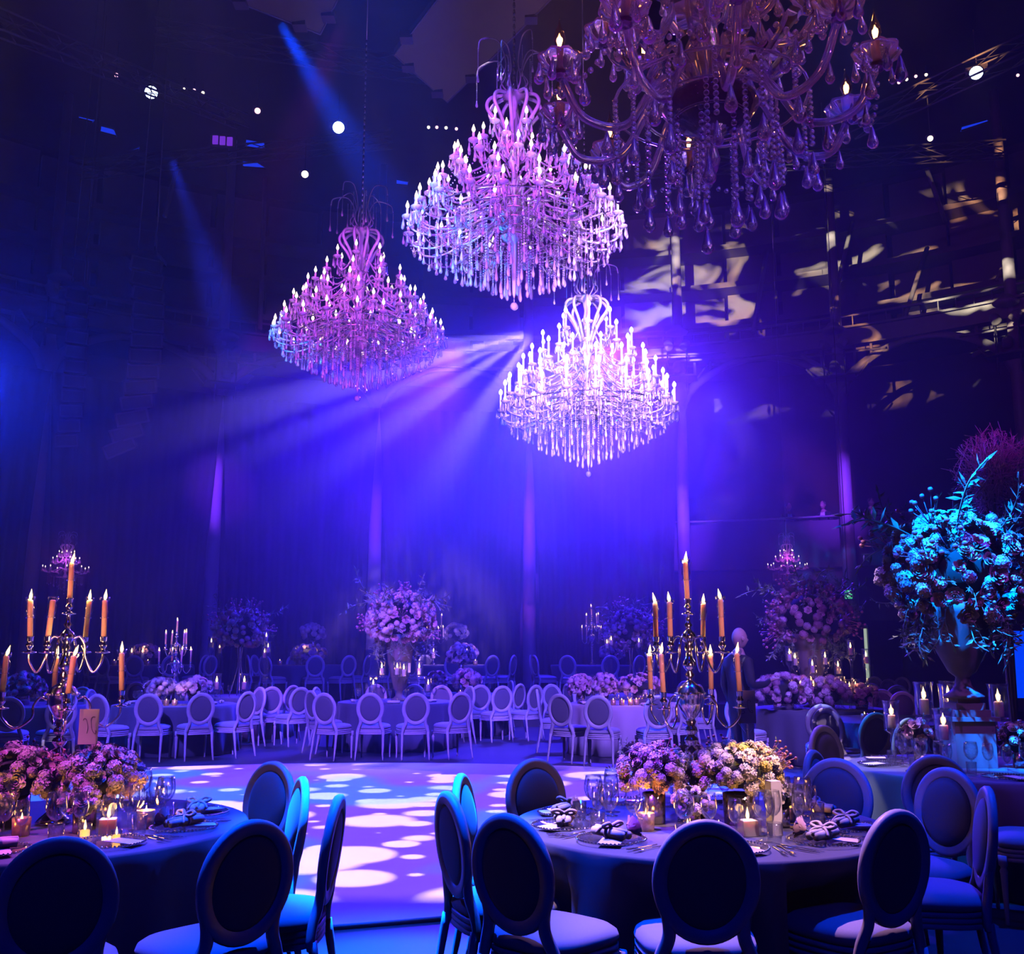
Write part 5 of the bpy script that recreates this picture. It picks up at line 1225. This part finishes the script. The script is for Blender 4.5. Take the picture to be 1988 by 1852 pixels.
# purple cloud of dry branches behind the urn
b0 = at_y(1932, 925, 10.4); r = root('branch_cloud', (b0.x, b0.y, 0), 0, 'tall magenta-lit cloud of fine dry branches behind the urn', 'branches')
mb = MB(); rn2 = random.Random(8)
for i in range(520):
    d = Vector((rn2.gauss(0, 1), rn2.gauss(0, 1), rn2.gauss(0, 1))).normalized(); s0 = Vector((rn2.gauss(0, .12), rn2.gauss(0, .12), b0.z + rn2.gauss(-.05, .14))); e0 = Vector((d.x * .38, d.y * .38, b0.z + d.z * .42 + .05)) * 1.0
    e0 = Vector((e0.x * rn2.uniform(.7, 1.25), e0.y * rn2.uniform(.7, 1.25), e0.z)); m0 = s0.lerp(e0, .5) + Vector((rn2.gauss(0, .07), rn2.gauss(0, .07), rn2.gauss(0, .07)))
    mb.tube([s0, m0, e0, e0 + Vector((rn2.gauss(0, .06), rn2.gauss(0, .06), rn2.gauss(.02, .05)))], [.005, .004, .003, .0015], 3)
tag(obj('twigs', mb, M['rose'], r), kind='stuff')
for i in range(6):
    a = i; mb = MB().tube(bez([(.02 * math.cos(a), .02 * math.sin(a), .5), (.05 * math.cos(a), .05 * math.sin(a), b0.z * .6), (.12 * math.cos(a), .12 * math.sin(a), b0.z)], 5), .012, 5); obj('branch_stem', mb, M['twig'], r)
mb = MB().lathe([(.18, 0), (.2, .02), (.10, .2), (.12, .5), (.16, .9), (.14, .9), (.05, .4)], 16); obj('floor_vase', mb, M['stone'], r)
# ------------------------------------------------------------------ tables behind the dance floor
def far_glasses(tb, n, desc, r0=.62, seed=1):
    rn = random.Random(seed); t = TABLES[tb]
    for i in range(n):
        a = 2 * PI * i / n + rn.uniform(-.1, .1); q = r0 * rn.uniform(.85, 1.08)
        wine_glass((t[0] + q * math.sin(a), t[1] + q * math.cos(a), t[2] + .001), 1.0, 1.0, '%s wine glass clockwise from the far edge of the %s' % (ords[i], desc), 'wine glasses on the %s' % desc)
def far_napkins(tb, angs, desc):
    t = TABLES[tb]
    for i, a in enumerate(angs):
        r = root('napkin', (t[0] + .72 * math.cos(a), t[1] + .72 * math.sin(a), t[2] + .002), a + 1.5, 'rolled pale napkin on the %s, %s of its few' % (desc, ords[i]), 'napkin', 'napkins on the %s' % desc); link('napkin_roll', ROLL, r)
D1 = 'pale flower dome table'
candelabra(rel('mid_left', -.05, .05), .4, 'distant candelabra on the pale flower dome table', light=.8)
low_arrangement(rel('mid_left', -.20, -.12), .23, .15, 44, ['hyd', 'rose_pale', 'carn'], .13, 'pale pink dome of flowers left of the distant candelabra', 61, .16, 4)
low_arrangement(rel('mid_left', .32, -.05), .26, .15, 48, ['hyd', 'carn', 'rose'], .13, 'pink dome of flowers right of the distant candelabra', 62, .16, 4)
for dx, dy, lb in ((-.1, -.45, 'left'), (.02, -.48, 'middle'), (.14, -.45, 'right')): votive(rel('mid_left', dx, dy), 'gold votive before the pale flower domes, %s of three' % lb, True, 1.2)
far_glasses('mid_left', 12, D1, seed=2); far_napkins('mid_left', (-2.6, 3.0, 2.3, -.4, .4), D1)
D2 = 'rose urn table'
urn_arrangement(rel('mid', .05, .1), 1.36, .56, 190, ['rose', 'rose', 'rose_pale', 'hyd', 'carn', 'baby'], .135, 'large ball of pink roses in an urn behind the dance floor', 63, False, 50, 12)
for px, hs, s, lb in ((724, .9, 1.25, 'leftmost'), (740, 2.0, 1.35, 'second'), (770, 2.1, 1.3, 'third'), (783, 1.9, 1.35, 'fourth'), (813, 2.1, 1.3, 'fifth'), (831, .9, 1.25, 'rightmost')):
    p = at_y(px, 1350, TABLES['mid'][1] - .45 + .2 * (hs > 1.5)); hurricane((p.x, p.y, TABLES['mid'][2] + .001), hs, s, 'hurricane candle before the rose urn, %s of six' % lb)
point('candle_light', rel('mid', -.3, -.4) + Vector((0, 0, .4)), (1, .5, .16), 1.6, .03); point('candle_light', rel('mid', .4, -.4) + Vector((0, 0, .4)), (1, .5, .16), 1.6, .03)
far_glasses('mid', 12, D2, seed=3); far_napkins('mid', (-2.8, -.9, -.5, -1.5, -2.2), D2)
table_card(rel('mid', .25, -.3), [[(.3, .7), (.6, .7), (.4, .3), (.7, .3)]], 'thin number card turned sideways beside the rose urn', 1.0, 1.2, .48)
low_arrangement(rel('mid_back', -.42, -.15), .19, .17, 26, ['rose', 'carn_p'], .13, 'pink flower dome right of rose urn, left one', 64, .16, 4); low_arrangement(rel('mid_back', .16, -.25), .27, .2, 40, ['rose', 'carn_p', 'hyd_m'], .13, 'wider pink flower dome right of the rose urn', 65, .16, 6)
votive(rel('mid_back', .2, -.62), 'gold votive before the wider pink dome', True, 1.4); votive(rel('mid_back', .05, -.66), 'gold votive left of another before the wider pink dome', True, 1.2); far_glasses('mid_back', 8, 'table behind the rose urn', seed=4)
D3 = 'grey-clothed table'
for i, (dx, dy, rx, lb) in enumerate(((-.72, .0, .19, 'leftmost pink flower dome on the grey-clothed table'), (-.34, .05, .20, 'second pink flower dome on the grey-clothed table'), (.24, .05, .35, 'largest rose dome on the grey-clothed table, right of centre'))):
    low_arrangement(rel('mid_right', dx, dy), rx, .19, 44, ['rose', 'hyd_m', 'carn_p', 'rose_pale'], .125, lb, 66 + i, .16, 8)
for i, (dx, dy) in enumerate(((-.25, -.5), (-.12, -.52), (0.02, -.5), (.35, -.5), (.48, -.45), (.12, -.42))): votive(rel('mid_right', dx, dy), 'gold votive on the grey-clothed table, %s from left' % ords[(0, 1, 2, 4, 5, 3)[i]], True, 1.25)
point('candle_light', rel('mid_right', 0, -.55) + Vector((0, 0, .12)), (1, .45, .12), 1.2, .03); point('candle_light', rel('mid_right', .45, -.55) + Vector((0, 0, .12)), (1, .45, .12), 1.0, .03)
far_glasses('mid_right', 14, D3, seed=5); far_napkins('mid_right', (-2.9, -2.3, -1.2, -.6), D3)
urn_arrangement(rel('ball', 0, 0), 1.22, .48, 150, ['rose', 'hyd_m', 'carn', 'rose_pale', 'dark'], .125, 'violet flower ball on a thin wire stand, left of the rose urn', 71, False, 30, 6, True)
for i, (dx, dz) in enumerate(((-.50, 1.45), (-.34, 1.28), (.52, 1.62), (.56, 1.30), (.50, 1.14))):
    p = rel('ball', dx, -.15); r = hurricane((p.x, p.y, p.z), dz / .30, 1.15, 'candle on tall glass stem beside the violet flower ball, %s from left' % ords[(0, 1, 3, 4, 2)[i]])
for i, dx in enumerate((-.25, .25)): hurricane(rel('ball', dx, -.55), .5, 1.6, 'low hurricane candle below the flower ball, %s one' % ('left', 'right')[i], None, 1.0)
far_glasses('ball', 8, 'flower ball table', seed=6)
urn_arrangement(rel('dark_ball', 0, .1), 1.20, .48, 140, ['dark', 'hyd_m', 'rose', 'dark'], .125, 'dark violet flower ball behind the grey-clothed table', 72, False, 40, 8, True)
for i, (dx, dz) in enumerate(((-.52, 1.42), (-.44, 1.52), (.08, 1.46), (.40, 1.38), (.46, 1.26))):
    p = rel('dark_ball', dx, -.5); hurricane((p.x, p.y, p.z), dz / .30, 1.15, 'candle on tall glass stem before the dark violet ball, %s from left' % ords[i])
D4 = 'dark flower urn table'
urn_arrangement(rel('dark_urn', -.03, .2), 1.36, .60, 170, ['dark', 'rose', 'hyd_m', 'dark', 'carn_p'], .13, 'dark urn of plum flowers at right, under small chandelier', 73, False, 60, 12)
for i, (dx, dz) in enumerate(((-.50, 1.08), (-.42, .98), (.02, 1.0), (.40, 1.22), (.62, 1.02))):
    p = rel('dark_urn', dx, -.35); hurricane((p.x, p.y, p.z), dz / .30, 1.2, 'candle on tall glass stem before the plum flower urn, %s from left' % ords[i])
for i, (px, z) in enumerate(((1555, .34), (1580, .32), (1598, .22), (1626, .28), (1634, .34), (1650, .30), (1662, .30), (1686, .24), (1580, .62), (1630, .60))):
    p = at_y(px, 1350, TABLES['dark_urn'][1] - .25 - .12 * (i % 3)); hurricane((p.x, p.y, TABLES['dark_urn'][2] + .001), max(.4, (z - .1) / .2), 1.25, 'clustered hurricane candle under the plum urn, %s of ten' % ords[i])
for dx in (-.3, .1, .45): point('candle_light', rel('dark_urn', dx, -.45) + Vector((0, 0, .42)), (1, .5, .16), 1.5, .03)
low_arrangement(rel('dark_urn', -.62, -.35), .42, .26, 66, ['hyd_m', 'dark', 'baby', 'rose'], .13, 'mauve flower mound spilling at left of the plum urn table', 74, .1, 16)
low_arrangement(rel('dark_urn', -.05, -.50), .36, .22, 50, ['hyd_m', 'dark', 'baby', 'hyd'], .13, 'mauve flower mound before the plum urn candles', 75, .1, 12)
low_arrangement(rel('dark_urn', .50, -.40), .25, .16, 28, ['rose', 'dark', 'carn_p'], .12, 'rusty flower mound at right of the plum urn table', 76, .1, 8)
for i, px in enumerate((1690, 1701, 1708)):
    p = at_y(px, 1366, 11.4); votive(rel('back_right', -.55 + .12 * i, -.3), 'gold votive behind the pale-rimmed chairs, %s of three' % ords[i], True, 1.3)
# ------------------------------------------------------------------ raised platform tables
candelabra(rel('riser_far', 0, 0), .3, 'slim distant candelabra on the far platform table', light=.8)
low_arrangement(rel('riser_far', .45, -.1), .28, .2, 36, ['rose', 'hyd_m'], .13, 'pink flower dome beside the slim distant candelabra', 81, .16, 4)
candelabra(rel('riser_right', -.45, .1), .9, 'distant candelabra on the right platform table', light=.8)
low_arrangement(rel('riser_right', .25, -.25), .30, .2, 36, ['rose', 'hyd_m'], .13, 'pink flower dome below the distant candelabra, right platform table', 82, .16, 4)
low_arrangement(rel('riser_mid', 0, -.22), .40, .2, 44, ['rose', 'hyd_m', 'carn_p'], .13, 'wide pink flower dome on the middle platform table', 83, .14, 6)
low_arrangement(rel('riser_left', -.1, -.1), .30, .2, 30, ['dark', 'rose'], .13, 'dark pink flower dome on the left platform table', 84, .16, 4)
def tall_head(tb, dx, label, seed):
    rn = random.Random(seed); r = root('tall_centrepiece', rel(tb, dx, .55), 0, label, 'flowers'); dome(r, .27, .22, .72, 34, ['carn', 'rose_pale', 'hyd'], .14, rn, -.5)
    mb = MB().lathe([(.09, 0), (.09, .02), (.03, .05), (.03, .4), (.07, .58), (.06, .58)], 14); obj('tall_vase', mb, M['vase'], r)
tall_head('riser_mid', -.06, 'pale flower head on a tall vase, middle platform table', 85); tall_head('riser_right', .05, 'pale flower head on tall vase behind right platform candelabra', 86); tall_head('mid_back', 5.0 * 0 - 1.0 * 0 + .0, 'pale flower head on tall vase behind the rose urn', 87)
for tb, xs, d in (('riser_mid', (-.26, -.16, .18), 'middle platform table'), ('riser_left', (-.3, -.05), 'left platform table'), ('riser_right', (-.4, .35), 'right platform table')):
    for i, dx in enumerate(xs): hurricane(rel(tb, dx, -.4), .6, 1.5, 'hurricane candle on the %s, %s from left' % (d, ords[i]))
    for i, dx in enumerate((xs[0] - .3, xs[-1] + .2)): votive(rel(tb, dx, -.6), 'gold votive on the %s, %s one' % (d, ('left', 'right')[i]), True, 1.5)
    point('candle_light', rel(tb, 0, -.45) + Vector((0, 0, .4)), (1, .5, .16), 1.6, .03)
low_arrangement(rel('far_left', -.1, 0), .32, .2, 40, ['hyd_m', 'rose'], .13, 'mauve flower dome on the far left table', 88, .16, 6); far_glasses('far_left', 8, 'far left table', seed=8)

# ------------------------------------------------------------------ people
def figure(loc, rz, label, bald=True, hand_up=True):
    r = root('person', loc, rz, label, 'person')
    # local: faces +Y; one skinned surface
    J = [(0, 0, .98), (0, -.01, 1.18), (0, -.02, 1.40), (0, 0, 1.52), (0, .02, 1.60),
         (.10, 0, .92), (.11, .02, .50), (.12, -.01, .09), (.13, .14, .03),
         (-.10, 0, .92), (-.11, .02, .50), (-.12, -.01, .09), (-.13, .14, .03),
         (.19, -.02, 1.43), (.25, -.02, 1.15), (.20, .22, 1.16), (.17, .30, 1.20), (.16, .37, 1.22),
         (-.19, -.02, 1.43), (-.25, -.04, 1.15), (-.24, .06, .90), (-.235, .09, .82), (-.23, .11, .74)]
    E_ = [(0, 1), (1, 2), (2, 3), (3, 4), (0, 5), (5, 6), (6, 7), (7, 8), (0, 9), (9, 10), (10, 11), (11, 12), (2, 13), (13, 14), (14, 15), (15, 16), (16, 17), (2, 18), (18, 19), (19, 20), (20, 21), (21, 22)]
    Rr = [.15, .14, .17, .065, .06, .095, .07, .05, .045, .095, .07, .05, .045, .075, .055, .042, .03, .022, .075, .055, .042, .03, .022]
    base = len(J)
    for hx, hy, hz, sd, up in ((.16, .37, 1.22, 17, (0, 1, .1)), (-.23, .11, .74, 22, (0, .2, -1))):
        u = Vector(up).normalized()
        for k in range(5):
            sx = (k - 2) * .017; ln = (.055, .075, .085, .078, .06)[k]
            b_ = Vector((hx + sx, hy, hz)) + u * .03; m_ = b_ + u * ln * .6 + Vector((0, 0, -.006)); t_ = m_ + u * ln * .4 + Vector((0, 0, -.02)) * .5
            i0 = len(J); J += [tuple(b_), tuple(m_), tuple(t_)]; Rr += [.010, .009, .007]; E_ += [(sd, i0), (i0, i0 + 1), (i0 + 1, i0 + 2)]
    me = bpy.data.meshes.new('body'); me.from_pydata(J, E_, []); o = link('body', me, r)
    md = o.modifiers.new('skin', 'SKIN'); sub = o.modifiers.new('sub', 'SUBSURF'); sub.levels = 1; sub.render_levels = 1
    for i, sv in enumerate(me.skin_vertices[0].data): sv.radius = (Rr[i], Rr[i] * (.72 if i in (0, 1, 2) else 1)); sv.use_root = (i == 0)
    dg = bpy.context.evaluated_depsgraph_get(); dg.update(); bm2 = bpy.data.meshes.new_from_object(o.evaluated_get(dg)); o.modifiers.clear(); o.data = bm2; bm2.name = 'body'
    # head: deformed ball with brow, nose, mouth, chin
    mb = MB(); n, m = 28, 20; vs = []
    for j in range(m + 1):
        th = PI * j / m
        for i in range(n):
            a = 2 * PI * i / n; x, y, z = .076 * math.sin(th) * math.cos(a), .096 * math.sin(th) * math.sin(a), .122 * math.cos(th)
            if z < 0: x *= 1 + z * 1.6; y = y * (1 + z * .9) + (.012 if y > 0 else 0)
            f = max(0, math.sin(a)) ** 6
            y += f * (.026 * math.exp(-((z + .022) / .020) ** 2) * (abs(x) < .022) + .010 * math.exp(-((z - .022) / .014) ** 2) - .008 * math.exp(-((z - .002) / .010) ** 2) * (abs(x) > .018) + .007 * math.exp(-((z + .058) / .010) ** 2) + .010 * math.exp(-((z + .098) / .016) ** 2))
            vs.append((x, y + .02, z + 1.70))
    mb.add(vs, [(j * n + i, j * n + (i + 1) % n, (j + 1) * n + (i + 1) % n, (j + 1) * n + i) for j in range(m) for i in range(n)], True)
    for s in (-1, 1): mb.lathe([(.004, -.006), (.018, -.004), (.024, .004), (.012, .008), (.0005, .006)], 10, T(s * .077, .012, 1.69) @ Matrix.Rotation(s * PI / 2, 4, 'Y') @ Matrix.Scale(1.3, 4, (1, 0, 0)), False)
    bm2.materials.clear(); bm2.materials.append(M['suit']); bm2.materials.append(M['skin']); bm2.materials.append(M['shirt'])
    nb = len(bm2.vertices)
    for p_ in bm2.polygons:
        c = p_.center; p_.use_smooth = True
        p_.material_index = 1 if (c.z > 1.50 or (c.y > .31 and c.z > 1.0) or (c.x < -.15 and c.z < .82 and c.z > .6)) else (2 if c.z > 1.30 and abs(c.x) < .045 and c.y > .06 else 0)
    h = obj('head', mb, M['skin'], r)
    mb = MB()
    for s in (-1, 1): mb.ball((s * .030, .098, 1.705), .010, 8, 5)
    obj('eyes', mb, M['hair'], h)
    if not bald:
        mb = MB(); mb.ball((0, 0, 1.735), .088, 14, 8, 1.1); obj('hair', mb, M['hair'], h)
    return r
p = at_y(1432, 1222, 12.6)
figure((p.x, p.y, 0), -1.15, 'bald man in dark suit standing in profile behind near right candelabra').scale = (1.03, 1.03, 1.03)
for i, (px, a) in enumerate(((1530, .3), (1598, -.9), (1690, .5))):
    yy_ = 27.0
    while True:
        c = at_y(px, 975, yy_)
        if math.hypot(c.x - HC.x, c.y - HC.y) > RC + 1.5: break
        yy_ += .1
    c = Vector((c.x, c.y, 4.1))
    figure(c, PI + a, 'faint dark-suited person behind the balcony rail, %s from left' % ords[i], False)

# ------------------------------------------------------------------ haze in the air of the hall
m = bpy.data.materials.new('haze'); m.use_nodes = True; nt = m.node_tree; nt.nodes.remove(nt.nodes['Principled BSDF'])
vs_ = nt.nodes.new('ShaderNodeVolumeScatter'); vs_.inputs['Color'].default_value = (1, 1, 1, 1); vs_.inputs['Density'].default_value = 0.003; vs_.inputs['Anisotropy'].default_value = 0.70
nt.links.new(vs_.outputs[0], nt.nodes['Material Output'].inputs['Volume'])
# the haze hangs thicker in a bank before the drapes
gm_ = nt.nodes.new('ShaderNodeNewGeometry'); sb = nt.nodes.new('ShaderNodeVectorMath'); sb.operation = 'SUBTRACT'; sb.inputs[1].default_value = (-2.0, 21.6, 5.2); nt.links.new(gm_.outputs['Position'], sb.inputs[0])
dv = nt.nodes.new('ShaderNodeVectorMath'); dv.operation = 'DIVIDE'; dv.inputs[1].default_value = (18.0, 7.8, 5.2); nt.links.new(sb.outputs[0], dv.inputs[0])
ln = nt.nodes.new('ShaderNodeVectorMath'); ln.operation = 'LENGTH'; nt.links.new(dv.outputs[0], ln.inputs[0])
fo = math_node(nt, 'SUBTRACT', 1.0, ln.outputs['Value']); fo.node.use_clamp = True
fo = math_node(nt, 'MULTIPLY', fo, 2.2); fo.node.use_clamp = True
nt.links.new(math_node(nt, 'ADD', math_node(nt, 'MULTIPLY', fo, 0.023), 0.003), vs_.inputs['Density'])
mb = MB(); mb.box((0.4, 10.9, 12.2), (52, 56, 25.0)); hz = obj('haze', mb, m); tag(hz, 'thin stage haze filling the whole hall and showing the beams', 'haze', None, 'stuff')
